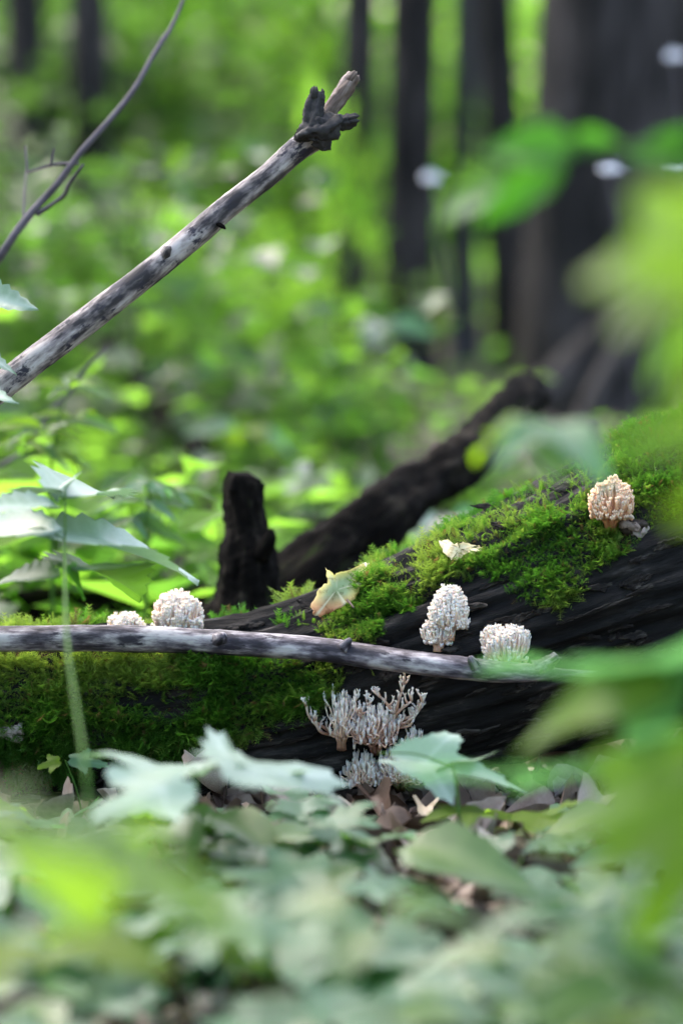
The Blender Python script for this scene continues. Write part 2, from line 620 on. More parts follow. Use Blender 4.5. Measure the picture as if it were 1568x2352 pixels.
def leaf_matrix(base, tip, tilt, roll=0.0, wide=1.0):
    """Leaf from base to tip; tilt 0 = faces the sky, 90 = faces the camera side (-Y)."""
    b, t = Vector(base), Vector(tip)
    X = t - b
    L = X.length
    X.normalize()
    up = Vector((math.sin(R(roll)), -math.sin(R(tilt)), math.cos(R(tilt))))
    Z = up - X * up.dot(X)
    if Z.length < 1e-4:
        Z = Vector((0, 0, 1))
    Z.normalize()
    Y = Z.cross(X)
    m = Matrix((X, Y, Z)).transposed()
    m = m @ Matrix.Diagonal((L, L * wide, L))
    m = m.to_4x4()
    m.translation = b
    return m


def add_leaf(root, key, mat, base, tip, tilt, roll=0.0, wide=1.0, label=None):
    o = bpy.data.objects.new('leaf', leaf_mesh(key, mat))
    COL.objects.link(o)
    o.parent = root
    m = leaf_matrix(base, tip, tilt, roll, wide)
    m.translation = m.translation - Vector(root.location)
    o.matrix_local = m
    return o


# ------------------------------------------------------------------ trees and the wood behind
def leaf_cloud(centers, size, tilt=0.6, r=None, outward=None):
    """Many small folded leaves; returns V, tris, var."""
    r = r or rng
    n = len(centers)
    az = r.uniform(0, 2 * math.pi, n)
    ta = np.abs(r.normal(0, tilt, n))
    tb = r.uniform(0, 2 * math.pi, n)
    N = np.stack([np.sin(ta) * np.cos(tb), np.sin(ta) * np.sin(tb), np.cos(ta)], -1)
    D = np.stack([np.cos(az), np.sin(az), np.zeros(n)], -1)
    D -= N * (D * N).sum(1)[:, None]
    D /= np.linalg.norm(D, axis=1)[:, None]
    B = np.cross(N, D)
    L = size * r.uniform(0.65, 1.3, n)[:, None]
    W = L * r.uniform(0.28, 0.4, n)[:, None]
    c = np.asarray(centers)
    base = c - D * L * 0.5
    tip = c + D * L * 0.5 - N * L * 0.12
    l = c + B * W + N * L * 0.06 - D * L * 0.08
    rr = c - B * W + N * L * 0.06 - D * L * 0.08
    V = np.stack([base, l, tip, rr], 1).reshape(-1, 3)
    i = np.arange(n)[:, None] * 4
    F = np.vstack([i + np.array([[0, 2, 1]]), i + np.array([[0, 3, 2]])])
    var = np.repeat(r.uniform(0, 1, n), 4)
    return V, F, var


def shrub_mesh(seed, h, rad, nspray, nleaf, size, low=0.15, tilt=0.55):
    """Crown: sprays of leaves on a loose, uneven outline; returns crown V,F,var and stem MB."""
    r = np.random.default_rng(seed)
    C, tone = [], []
    st = MB()
    main = [(0, 0, -0.05), (r.normal(0, .04) * h, r.normal(0, .04) * h, h * 0.45), (r.normal(0, .08) * h, r.normal(0, .08) * h, h * 0.92)]
    pm = catmull(main, 10)
    st.tube(pm, np.linspace(0.022, 0.006, 10) * h / 2.0, 6)
    for k in range(nspray):
        z = h * (low + (1 - low) * r.uniform(0, 1) ** 0.8)
        f = z / h
        rr = rad * (0.35 + 0.65 * math.sin(math.pi * min(1, f * 0.85 + 0.1))) * r.uniform(0.25, 1.1)
        a = r.uniform(0, 2 * math.pi)
        p0 = pm[min(9, int(f * 7))]
        p1 = np.array([p0[0] + rr * math.cos(a), p0[1] + rr * math.sin(a), z])
        if k % 2 == 0:
            mid = (p0 + p1) / 2 + np.array([0, 0, 0.05 * h])
            st.tube(catmull([p0, mid, p1], 6), np.linspace(0.008, 0.003, 6) * h / 2.0, 4)
        sr = rad * r.uniform(0.16, 0.34)
        n = int(nleaf * r.uniform(0.6, 1.4))
        tone.append(np.full(n, r.uniform()))
        q = r.normal(0, 1, (n, 3)) * np.array([sr, sr, sr * 0.30]) + p1
        q[:, 2] -= 0.35 * np.hypot(q[:, 0] - p1[0], q[:, 1] - p1[1]) ** 1.2
        C.append(q)
    C = np.vstack(C)
    tone = np.concatenate(tone)[C[:, 2] > 0.03]
    C = C[C[:, 2] > 0.03]
    V, F, var = leaf_cloud(C, size, tilt, r)
    var = np.clip(np.repeat(tone, 4) * 0.75 + var * 0.25, 0, 0.999)
    return V, F, var, st


SHRUB = []
for i, (h, rad, ns, nl, sz) in enumerate([(2.6, 1.15, 30, 26, 0.17), (1.7, 0.95, 24, 24, 0.15), (3.8, 1.4, 38, 28, 0.20), (1.0, 0.7, 16, 20, 0.13)]):
    V, F, var, st = shrub_mesh(40 + i, h, rad, ns, nl, sz)
    entry = {'stem': st.mesh('shrub_stem', M['bark'])}
    for mk in ('foliage', 'foliage_lime', 'foliage_dark'):
        entry[mk] = mesh('shrub_crown', V, F, M[mk], False, {'var': var})
    SHRUB.append(entry)

def near_what(u, y):
    """A thing that one can find next to picture column u, for labels."""
    far = y > 9.5
    if u < 120:
        return 'beyond the thin curved twig' if far else 'beyond the nettle leaves'
    if u < 420:
        return 'behind the grey leaning stick' if far else 'beyond the feathery herbs'
    if u < 700:
        return 'beyond the fork of the leaning stick' if far else 'behind the upright black stub'
    if u < 900:
        return 'beside the slim trunk' if far else 'behind the slanting black limb'
    if u < 1120:
        return 'around the slim straight trunk' if far else 'behind the end of the slanting limb'
    if u < 1500:
        return 'around the massive trunk' if far else 'before the massive trunk'
    return 'beyond the massive trunk' if far else 'behind the thick mossy log end'


SH_LAB = {'foliage': 'mid green leafy shrub ',
          'foliage_lime': 'bright lime green shrub ',
          'foliage_dark': 'dark green shrub '}


def shrub(kind, mat, x, y, rot, sc, label=None, group=None):
    if label is None:
        label = SH_LAB[mat] + ('in the far understorey ' if y > 21 else 'in the middle understorey ' if y > 12 else 'in the near understorey ') + near_what(px((x, y, 0.5))[0], y)
    root = thing('understorey_shrub', label, 'shrub', (x, y, gz(x, y)), group or label)
    root.rotation_euler = (0, 0, rot)
    root.scale = sc if isinstance(sc, tuple) else (sc, sc, sc)
    for nm, me in (('stem', SHRUB[kind]['stem']), ('crown', SHRUB[kind][mat])):
        o = bpy.data.objects.new(nm, me)
        COL.objects.link(o)
        o.parent = root
    return root


def col_x(xp, y):
    return (xp - 784) * S * y


# understorey: rows from near to far, thinned where the trunks and the floor show
r2 = random.Random(5)
def shrub_row(dist, xs, kinds, mats, sc=(0.8, 1.2), jit=0.8):
    for xp in xs:
        y = dist + r2.uniform(-jit, jit)
        shrub(r2.choice(kinds), r2.choice(mats), col_x(xp + r2.uniform(-60, 60), y), y, r2.uniform(0, 6.28), r2.uniform(*sc))

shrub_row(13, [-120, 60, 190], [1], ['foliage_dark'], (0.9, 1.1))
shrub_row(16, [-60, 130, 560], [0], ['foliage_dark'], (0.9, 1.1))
shrub_row(7.6, [-330, 60, 300], [3], ['foliage', 'foliage_lime', 'foliage_dark'], (0.7, 1.0))
shrub_row(10.5, [-250, 20, 240, 440], [3, 1], ['foliage', 'foliage_dark', 'foliage_lime'], (0.7, 1.0))
shrub_row(14, [-150, 120, 380, 620, 780, 1650], [1, 0], ['foliage', 'foliage_lime', 'foliage_lime'])
shrub_row(18.5, [-180, 60, 300, 520, 700, 880, 1100, 1300, 1550, 1750], [0, 1, 2], ['foliage', 'foliage_lime'])
shrub_row(24, [-200, 0, 200, 400, 600, 800, 1000, 1180, 1400, 1600, 1800], [0, 2], ['foliage_lime', 'foliage', 'foliage_lime'], (0.9, 1.3))
shrub_row(31, [-150, 160, 420, 680, 1000, 1300, 1660], [2], ['foliage_lime', 'foliage'], (0.8, 1.2))


shrub_row(15, [-900, -620, -400, 2000, 2300], [0, 1], ['foliage', 'foliage_lime'])
shrub_row(22, [-800, -560, -340, 1980, 2200, 2450], [0, 2], ['foliage_lime', 'foliage'])
shrub_row(30, [-640, -400, 1900, 2150], [2], ['foliage_lime'])


shrub(3, 'foliage_lime', col_x(765, 9.5), 9.5, 0.4, (0.18, 0.18, 1.15), 'narrow lime green sapling before the distant dark trunk', 'narrow saplings')


# far wood: one mass of leaves beyond the shrubs
def far_wood():
    r = np.random.default_rng(77)
    n = 10000
    x = r.uniform(-26, 26, n)
    y = r.uniform(36, 52, n)
    z = r.uniform(0, 1, n) ** 1.15 * 11
    f = np.array([noise.noise(Vector((a * 0.35, b * 0.2, c * 0.5))) for a, b, c in zip(x, y, z)])
    keep = f > -0.12
    V, F, var = leaf_cloud(np.stack([x, y, z], -1)[keep], 0.36, 0.7, r)
    o = obj('far_wood', mesh('far_wood', V, F, M['foliage_lime'], False, {'var': var}))
    tag(o, 'far wall of blurred bright green woodland foliage', 'woodland', kind='stuff')
far_wood()


CROWN = None
def crown_mesh():
    r = np.random.default_rng(31)
    C = []
    for k in range(70):
        a = r.uniform(0, 6.283)
        rr = 3.0 * math.sqrt(r.uniform(0, 1))
        z = r.uniform(-2.0, 3.2) * (1 - 0.25 * rr / 3)
        p = np.array([rr * math.cos(a), rr * math.sin(a), z])
        C.append(p + r.normal(0, 1, (26, 3)) * np.array([0.42, 0.42, 0.16]))
    return leaf_cloud(np.vstack(C), 0.2, 0.6, r)
cv, cf, cvar = crown_mesh()
CROWN = mesh('tree_crown', cv, cf, M['foliage'], False, {'var': cvar})


def bark_disp(seed, amt):
    def f(ca, sa, L, r):
        v = amt * r * noise.noise(Vector((ca * 2.2 + seed, sa * 2.2, L * 1.1)))
        v += amt * 0.45 * r * noise.noise(Vector((ca * 7 + seed, sa * 7, L * 2.2)))
        return v
    return f


def tree(label, xp, y, diam_px, top_px, mat='bark', h=9.0, seed=0, flare=1.5, crown=True, group=None, sides=26):
    """Trunk standing on the floor below picture column xp; top_px is its column at the picture's top edge."""
    b = ground_at(xp, y)
    rad = diam_px * 0.5 * S * y
    topz = CAM_H + y * 0.075
    X1 = (top_px - 784) * S * y
    lean = (X1 - b.x) / max(0.5, topz - b.z)
    root = thing('tree', label, 'tree', b, group)
    n = 44
    zz = np.concatenate([[-0.15], np.linspace(0, 1, n - 1) ** 1.7 * h])
    path = np.stack([b.x + lean * zz + 0.05 * np.sin(zz * 0.9 + seed), np.full(n, b.y) + 0.04 * np.sin(zz * 0.7 + seed * 2), b.z + zz], -1)
    rr = rad * (1 - 0.45 * zz / h) * (1 + (flare - 1) * np.exp(-np.clip(zz, 0, 9) / (rad * 1.4)))
    V, F, A = tube(path, rr, sides, True, bark_disp(seed, 0.16))
    part('trunk', mesh('trunk', V, F, M[mat], True, {'tube': A}), root)
    rs = random.Random(seed)
    for k in range(4):
        z = h * rs.uniform(0.62, 0.9)
        a = rs.uniform(0, 6.28)
        p0 = np.array([b.x + lean * z, b.y, b.z + z])
        ln = rs.uniform(1.2, 2.2)
        p = catmull([p0, p0 + np.array([math.cos(a) * ln * .5, math.sin(a) * ln * .5, .6]), p0 + np.array([math.cos(a) * ln, math.sin(a) * ln, 1.5])], 8)
        V, F, A = tube(p, np.linspace(rad * 0.35, rad * 0.1, 8), 8)
        part('limb', mesh('limb', V, F, M[mat], True, {'tube': A}), root)
    if crown:
        o = bpy.data.objects.new('crown', CROWN)
        COL.objects.link(o)
        o.parent = root
        o.location = (lean * h, 0, h + 0.4)
        o.rotation_euler = (0, 0, seed * 1.3)
    return root


tree('massive dark tree trunk with broad base behind the mossy end of the log', 1358, 9.9, 345, 1425, h=9.5, seed=3, flare=1.12)
tree('wide dark grey trunk half hidden behind the massive tree', 1630, 12.5, 230, 1590, h=9.0, seed=8, flare=1.2)
tree('slim straight grey-brown trunk standing beside the massive tree', 965, 11.6, 128, 945, h=8.5, seed=5, flare=1.3)
tree('distant dark trunk above the forked end of the leaning stick', 812, 10.4, 88, 806, h=9, seed=12)
tree('dark trunk between the slim trunk and the massive tree', 1165, 12.8, 100, 1150, h=9, seed=15)
tree('thin grey trunk close behind the slim straight trunk', 1075, 13.5, 70, 1090, mat='bark_grey', h=8, seed=16)
tree('faint dark trunk behind the thin curved twig', 95, 11, 95, 55, h=9, seed=18)
tree('dark trunk standing behind the middle of the leaning stick', 205, 9.6, 95, 175, h=8, seed=19)
tree('far slender trunk among bright leaves', 330, 16, 55, 310, h=9, seed=21)
# unseen shrubs added round the camera to block the low light
for k, (x, y, sc) in enumerate([(-3.0, -3.4, 1.1), (3.4, -3.2, 1.1), (-3.8, 0.4, 1.1), (3.9, 0.6, 1.1), (-3.8, 3.0, 0.9), (3.9, 3.2, 0.9)]):
    shrub(2, 'foliage', x, y, k * 1.7, sc, 'unseen tall shrub added round the glade to block low light', 'added light-blocking shrubs round the glade')

# ------------------------------------------------------------------ the fallen mossy log
LOG_D = 3.43
log_pts = [(-420, 1648, 180), (-150, 1645, 188), (150, 1642, 196), (420, 1636, 204), (640, 1612, 212), (840, 1560, 238), (1000, 1508, 262),
           (1200, 1440, 286), (1420, 1362, 318), (1640, 1290, 345), (1950, 1200, 375)]
lp = np.array([[*P(x, y, LOG_D), r * S * LOG_D] for x, y, r in log_pts])
lc = catmull(lp, 420)


def log_disp(ca, sa, L, r):
    v = 0.010 * noise.noise(Vector((ca * 1.5, sa * 1.5, L * 2.6 + 4)))
    g = noise.noise(Vector((ca * 7.5, sa * 7.5, L * 2.2)))
    v += 0.011 * g
    v -= 0.022 * max(0.0, noise.noise(Vector((ca * 11, sa * 11, L * 2.9 + 9))) - 0.10)
    v -= 0.012 * max(0.0, noise.noise(Vector((ca * 5, sa * 5, L * 16 + 3))) - 0.22)
    v += 0.005 * noise.noise(Vector((ca * 28, sa * 28, L * 8)))
    v += 0.0026 * noise.noise(Vector((ca * 50, sa * 50, L * 30)))
    return v


lV, lF, lA = tube(lc[:, :3], lc[:, 3], 200, True, log_disp)
log_root = thing('fallen_log', 'thick dark rotting log with green moss lying across the forest floor', 'log', Vector((0, LOG_D, 0)))
log_me = mesh('log_trunk', lV, lF, M['log'], True, {'tube': lA})
part('trunk', log_me, log_root)
bvh = BVHTree.FromPolygons([tuple(v) for v in lV], [tuple(p.vertices) for p in log_me.polygons])


def on_log(x, y):
    dirn = (P(x, y, 1.0) - CAM).normalized()
    loc, nor, _, _ = bvh.ray_cast(CAM, dirn)
    if loc is None:
        return None, None
    if nor.dot(dirn) > 0:
        nor = -nor
    return loc, nor


def in_poly(x, y, poly):
    ins = False
    j = len(poly) - 1
    for i in range(len(poly)):
        xi, yi = poly[i]
        xj, yj = poly[j]
        if (yi > y) != (yj > y) and x < (xj - xi) * (y - yi) / (yj - yi + 1e-9) + xi:
            ins = not ins
        j = i
    return ins


MOSS_L = [(-300, 1490), (60, 1500), (230, 1530), (330, 1505), (560, 1500), (700, 1515), (790, 1540), (770, 1590), (660, 1660), (560, 1690), (430, 1730), (300, 1760), (100, 1800), (-300, 1830)]
MOSS_R = [(720, 1440), (800, 1400), (850, 1300), (980, 1230), (1130, 1170), (1290, 1080), (1430, 1000), (1800, 860), (1800, 1100), (1520, 1190), (1440, 1260), (1350, 1320),
          (1290, 1400), (1190, 1385), (1130, 1350), (1080, 1330), (980, 1360), (900, 1420), (840, 1470), (740, 1455)]
BARE = [[(860, 1300), (980, 1215), (1130, 1155), (1290, 1065), (1400, 1010), (1410, 1075), (1330, 1140), (1220, 1192), (1130, 1238), (1000, 1285), (900, 1335)],
        [(250, 1600), (480, 1565), (480, 1620), (300, 1660)], [(620, 1440), (900, 1330), (1010, 1290), (1010, 1310), (860, 1385), (700, 1440)],
        [(1130, 1180), (1330, 1080), (1350, 1110), (1150, 1205)]]


def moss_density(p, nrm):
    x, y = px(p)
    f = noise.noise(Vector(p) * 14) * 0.5 + noise.noise(Vector(p) * 45) * 0.3
    facing = nrm.dot(CAM - Vector(p)) > 0
    if facing:
        jx, jy = x + 26 * noise.noise(Vector(p) * 30), y + 26 * noise.noise(Vector(p) * 30 + Vector((5, 5, 5)))
        ins = in_poly(jx, jy, MOSS_L) or in_poly(jx, jy, MOSS_R)
        if any(in_poly(jx, jy, b) for b in BARE):
            return 0.08 + 1.0 * max(0, f + 0.02)
        if not ins:
            return 0.012 if (nrm.z > 0.2 and f > 0.25) else 0.0
        return min(1.0, 0.9 + 1.2 * f) if f > -0.27 else 0.06
    return 0.4 if (nrm.z > 0.25 and f > 0.05) else 0.0


def sprig(r):
    """One feathery moss shoot, 1 unit long: a stem with paired leaflets."""
    V, F, tip = [], [], []
    bend = r.uniform(0.15, 0.5)
    def sp(t):
        return np.array([bend * t * t, 0, t])
    n = 7
    for k in range(n):
        t = (k + 0.6) / n
        p = sp(t)
        L = 0.34 * (1 - 0.55 * t) * r.uniform(0.8, 1.2)
        for sgn in (-1, 1):
            up = 0.55
            a = r.uniform(-0.5, 0.5)
            q = p + np.array([L * (0.25 + a * 0.4), sgn * L, L * up])
            w = np.array([0.0, 0, -0.085])
            i = len(V)
            V += [p, p + w, q]
            tip += [t * 0.8, t * 0.8, min(1, t + 0.25)]
            F.append((i, i + 1, i + 2))
    i = len(V)
    V += [np.array([-0.03, 0.0, 0]), np.array([0.03, 0.03, 0]), sp(1.12)]
    tip += [0, 0, 1]
    F.append((i, i + 1, i + 2))
    return np.array(V), np.array(F), np.array(tip)


def make_moss():
    r = np.random.default_rng(9)
    protos = [sprig(r) for _ in range(6)]
    nring, ns = 420, 200
    count = 0
    want = 30000
    Vs, Fs, tips, vars_ = [], [], [], []
    off = 0
    grid = lV[:nring * ns].reshape(nring, ns, 3)
    tries = 0
    while count < want and tries < 420000:
        tries += 1
        i, j = r.integers(20, nring - 2), r.integers(0, ns)
        p = grid[i, j]
        ctr = lc[i, :3]
        nrm = Vector(p - ctr).normalized()
        if nrm.z < -0.55 or nrm.y > 0.9:
            continue
        dn = moss_density(p, nrm)
        if r.uniform() > dn:
            continue
        p = p + (grid[i + 1, j] - p) * r.uniform() + (grid[i, (j + 1) % ns] - grid[i, j]) * r.uniform()
        V, F, tp = protos[r.integers(0, 6)]
        L = r.uniform(0.008, 0.0165) * (1.0 + 0.9 * noise.noise(Vector(p) * 22)) * (1.3 if p[0] < -0.02 else 1.0)
        Zd = nrm * 0.75 + Vector((r.normal(0, .45), r.normal(0, .4) - 0.10, r.normal(0, .35) + (0.35 if nrm.z > 0 else -0.15)))
        Zd.normalize()
        Xd = Vector((r.normal(), r.normal(), r.normal() - 0.8))
        Xd = (Xd - Zd * Xd.dot(Zd)).normalized()
        Yd = Zd.cross(Xd)
        Mx = np.array([Xd, Yd, Zd])
        Vs.append((V * L) @ Mx + p - np.array(nrm) * 0.001)
        Fs.append(F + off)
        off += len(V)
        tips.append(tp)
        vv = 0.48 + 1.3 * noise.noise(Vector(p) * 9) + (0.3 * nrm.z if p[0] > 0 else 0.14) + r.normal(0, 0.16)  # right half: upward-facing moss coloured lighter, top light painted in
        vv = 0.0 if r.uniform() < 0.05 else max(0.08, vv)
        vars_.append(np.full(len(V), min(1, max(0, vv))))
        count += 1
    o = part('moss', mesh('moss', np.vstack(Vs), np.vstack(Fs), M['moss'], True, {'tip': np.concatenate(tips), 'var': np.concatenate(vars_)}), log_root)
    o['kind'] = 'stuff'
make_moss()


# ------------------------------------------------------------------ flakes of bark still clinging to the log
M['flake'] = wood_mat('clinging bark flake', [(0.38, (0.005, 0.004, 0.004)), (0.5, (0.018, 0.014, 0.012)), (0.6, (0.06, 0.05, 0.043))], (160, 160, 30), bump=1.0, bd=0.004, spec=0.12)


def flake_mesh(seed):
    """Thin curved, ragged plate: 1 long (X), 1 wide (Y), lifting at its edges."""
    r = np.random.default_rng(seed)
    nx, ny = 10, 4
    top = []
    for i in range(nx + 1):
        for j in range(ny + 1):
            x, y = i / nx - 0.5, j / ny - 0.5
            w = (1 - (2 * abs(x)) ** 2.5 * 0.7) * (1 + 0.25 * r.normal()) if j in (0, ny) else 1 - (2 * abs(x)) ** 2.5 * 0.7
            xx = x + (0.05 * r.normal() if i in (0, nx) else 0)
            top.append((xx, y * w, 0.10 * (2 * abs(x)) ** 3 - 0.25 * y * y + 0.03 * r.normal()))
    top = np.array(top)
    V = np.vstack([top, top - [0, 0, 0.12]])
    i = np.arange((nx + 1) * (ny + 1)).reshape(nx + 1, ny + 1)
    q = np.stack([i[:-1, :-1], i[1:, :-1], i[1:, 1:], i[:-1, 1:]], -1).reshape(-1, 4)
    n = len(top)
    rim = np.concatenate([i[:, 0], i[-1, 1:], i[::-1, -1][1:], i[0, ::-1][1:-1]])
    nx_ = np.roll(rim, -1)
    side = np.stack([rim, rim + n, nx_ + n, nx_], -1)
    A = np.stack([V[:, 1] * 0.012 + seed, V[:, 2] * 0.012, V[:, 0] * 0.05], -1)
    return mesh('bark_flake', V, [q, q[:, ::-1] + n, side], M['flake'], False, {'tube': A})


FLAKES = [flake_mesh(i) for i in range(7)]
rf = random.Random(17)
n_f = 0
for t in range(900):
    if n_f >= 150:
        break
    u, v = rf.uniform(-20, 1560), rf.uniform(1100, 1840)
    loc, nor = on_log(u, v)
    l2, n2 = on_log(u + 25, v - (3 if u < 650 else 9))
    if loc is None or l2 is None or moss_density(loc, nor) > 0.5:
        continue
    ax = (l2 - loc)
    sn = Vector((0, nor.y, nor.z)).normalized()
    ax = (ax - sn * ax.dot(sn)).normalized()
    yy = sn.cross(ax)
    o = bpy.data.objects.new('bark_flake', FLAKES[n_f % 7])
    COL.objects.link(o)
    o.parent = log_root
    L, W = rf.uniform(0.02, 0.065), rf.uniform(0.004, 0.013)
    m = (Matrix((ax, yy, sn)).transposed() @ Matrix.Diagonal((L, W, rf.uniform(0.012, 0.03)))).to_4x4()
    m.translation = loc + sn * 0.002 - log_root.location
    o.matrix_local = m
    n_f += 1

# ------------------------------------------------------------------ coral fungi
def fungus(label, cx, base_y, w, h, ntips, seed, mat='fungus', dome=0.55, thick=1.0, nb=7, lean=(0, 0), spread=0.30, loc=None, depth_scale=0.8, spike=1.0, fill=0.55, pw=3.0, wild=0.0, group='coral fungi on the mossy log'):
    """Clump of upright, candelabra-like branches; w, h in picture units at the log."""
    k = S * FOCUS
    p = loc
    back = Vector((0, 0, 0))
    if p is None:
        p, nn = on_log(cx, base_y)
        if p is None:
            p = P(cx, base_y, LOG_D)
        # the log bulges above a low attachment: the clump stands clear of it, its foot reaching back
        hits = [on_log(cx + fx * w, base_y - fy * h)[0] for fx in (-.3, 0, .3) for fy in (0, .25, .5, .75)]
        dmin = min([(q - CAM).dot(CF) for q in hits if q is not None] + [(p - CAM).dot(CF)])
        foot = Vector(p)
        if dmin < (p - CAM).dot(CF) - 0.006:
            p = P(cx, base_y, dmin - 0.004)
            back = foot - p
    p = Vector(p)
    W, H = w * k, h * k
    r = np.random.default_rng(seed)
    root = thing('coral_fungus', label, 'fungus', p, group)
    base = np.array([0, 0, -0.004]) + np.array(back)
    # tips gathered in small rounded heads spread over the clump's crown
    tips = []
    g = math.pi * (3 - math.sqrt(5))
    heads = max(4, ntips // 13)
    per0 = max(3, ntips // heads)
    for i in range(heads):
        rad = math.sqrt((i + 0.35) / heads) * 0.9
        a = i * g + r.normal(0, 0.2)
        hx, hy = rad * math.cos(a), rad * math.sin(a)
        hz = (1 - dome * rad ** pw) * r.uniform(0.93, 1.01)
        rs = 1.05 / math.sqrt(heads)
        per = max(3, int(per0 * r.uniform(0.7, 1.35)))
        for j in range(per):
            q = math.sqrt((j + 0.4) / per) * rs
            aa = j * g + i
            x, y = hx + q * math.cos(aa), hy + q * math.sin(aa)
            z = H * (hz - 0.16 * (q / rs) ** 2 - dome * 0.5 * max(0, math.hypot(x, y) - rad)) * r.uniform(0.94, 1.05)
            tips.append((x * W * 0.47 + lean[0] * W * z / H + r.normal(0, .0006), y * W * 0.47 * depth_scale + r.normal(0, .0006) + lean[1] * W, z, aa, q))
    # a lower tier of shorter tips fills the sides
    for i in range(int(ntips * fill)):
        a = r.uniform(0, 2 * math.pi)
        rad = r.uniform(0.8, 1.0)
        z = H * r.uniform(0.16, max(0.45, 0.95 - dome * 0.8))
        tips.append((rad * math.cos(a) * W * 0.5 * 0.97, rad * math.sin(a) * W * 0.5 * depth_scale, z, a, rad))
    MBs = [MB() for _ in range(nb)]
    mains = []
    for b in range(nb):
        a = 2 * math.pi * b / nb
        mains.append(np.array([math.cos(a) * W * spread * 0.6, math.sin(a) * W * spread * 0.6 * depth_scale, H * 0.16]))
        mb = MBs[b]
        path = catmull([base + np.array([math.cos(a), math.sin(a), 0]) * 0.003, base * 0.4 + mains[b] * 0.55, mains[b]], 5)
        mb.tube(path, np.array([0.0042, 0.0036, 0.0032, 0.0030, 0.0030]) * thick, 6, tip=np.concatenate([np.repeat(np.linspace(0, .15, 5), 6), [0, .15]]))
    for (x, y, z, a, rad) in tips:
        t = np.array([x, y, z]) + r.normal(0, 0.0035, 3) * wild
        b = int(np.argmin([np.hypot(*(mm[:2] - t[:2] * 0.5)) + r.uniform(0, 0.003) for mm in mains]))
        mb = MBs[b]
        m0 = mains[b]
        q = np.array([x * 0.86, y * 0.86, m0[2] + (z - m0[2]) * 0.42])
        n = 6
        path = catmull([m0 * 0.92, q, t - np.array([0, 0, 0.0022])], n)
        path[1:-1] += r.normal(0, 0.0006 + 0.0012 * wild, (n - 2, 3))
        rr = np.array([0.0022, 0.0018, 0.0016, 0.0015, 0.0015, 0.0018]) * thick * r.uniform(0.7, 1.25)
        tv = np.linspace(0.1, 0.88, n) * (0.55 + 0.45 * z / H)
        mb.tube(path, rr, 5, tip=np.concatenate([np.repeat(tv, 5), [0.1, tv[-1]]]))
        # crown of small points at the tip
        ns = int(r.integers(4, 6))
        for s in range(ns):
            aa = 2 * math.pi * s / ns + r.uniform(0, 0.6)
            o = np.array([math.cos(aa), math.sin(aa), 0])
            l = 0.0034 * spike * r.uniform(0.7, 1.3)
            pp = np.array([path[-1] + o * 0.0006, path[-1] + o * 0.0016 * thick + [0, 0, l * 0.5], path[-1] + o * 0.0018 * thick + [0, 0, l]])
            mb.tube(pp, np.array([0.0008, 0.0007, 0.0004]) * thick, 4, tip=np.concatenate([np.repeat([.85, .93, 1.0], 4), [.85, 1.0]]))
    for b, mb in enumerate(MBs):
        o = bpy.data.objects.new('branch', mb.mesh('fungus_branch', M[mat]))
        COL.objects.link(o)
        o.parent = root
    return root


def log_top(x, back=0.0):
    """Top of the log below picture column x."""
    X = (x - 784) * S * LOG_D
    loc, nor, _, _ = bvh.ray_cast(Vector((X, LOG_D + back, 3)), Vector((0, 0, -1)))
    return loc


t_ = log_top(408)
fungus('large round pinkish white coral fungus peeping over the long horizontal stick', 0, 0, 124, 104, 320, 1, pw=4.2, dome=0.5, nb=8, loc=P(408, 1458, 3.40))
fungus('small low coral fungus beside the round white one over the stick', 0, 0, 94, 84, 130, 2, dome=0.5, nb=6, loc=P(288, 1482, 3.39))
fungus('tall two-tiered pale coral fungus on the bare bark below the moss band', 1030, 1462, 96, 124, 210, 3, fill=0.8, dome=0.5, nb=8, depth_scale=0.7)
fungus('small pale fungus tuft at the foot of the two-tiered coral fungus', 1006, 1488, 68, 70, 90, 31, fill=0.8, dome=0.3, nb=5, depth_scale=0.7)
fungus('cup-shaped cream coral fungus with flat top standing just above the stick', 1158, 1532, 114, 96, 140, 4, dome=0.12, nb=8, depth_scale=0.7, spread=0.5, thick=1.05)
fungus('tan orange coral fungus on the thick high end of the log', 1402, 1208, 104, 116, 180, 5, fill=0.8, mat='fungus_tan', dome=0.42, nb=8, depth_scale=0.8)
fungus('tall thin-branched white coral fungus under the stick', 784, 1712, 64, 130, 40, 6, dome=0.5, thick=0.72, nb=6, depth_scale=0.6, spike=2.4, fill=0.4, wild=1.0)
fungus('bushy white-tipped coral fungus with brown stems in the dark under the stick', 862, 1722, 106, 100, 76, 7, mat='fungus_brown', dome=0.45, thick=0.72, nb=7, depth_scale=0.6, spike=2.4, fill=0.5, wild=1.0)
fungus('low pale coral fungus hidden behind the lobed seedling leaf', 918, 1812, 100, 100, 80, 10, dome=0.35, thick=0.75, nb=6, depth_scale=0.6, spike=2.0, wild=0.8)
fungus('faint coral fungus tuft low down behind the green leaf', 834, 1815, 90, 84, 56, 11, dome=0.4, thick=0.75, nb=5, depth_scale=0.6, spike=2.0, wild=0.8)
fungus('small pale coral fungus tuft above the hidden low one', 946, 1720, 44, 48, 18, 14, mat='fungus_brown', dome=0.4, thick=0.7, nb=3, depth_scale=0.6, spike=2.0, fill=0.2, wild=1.0)


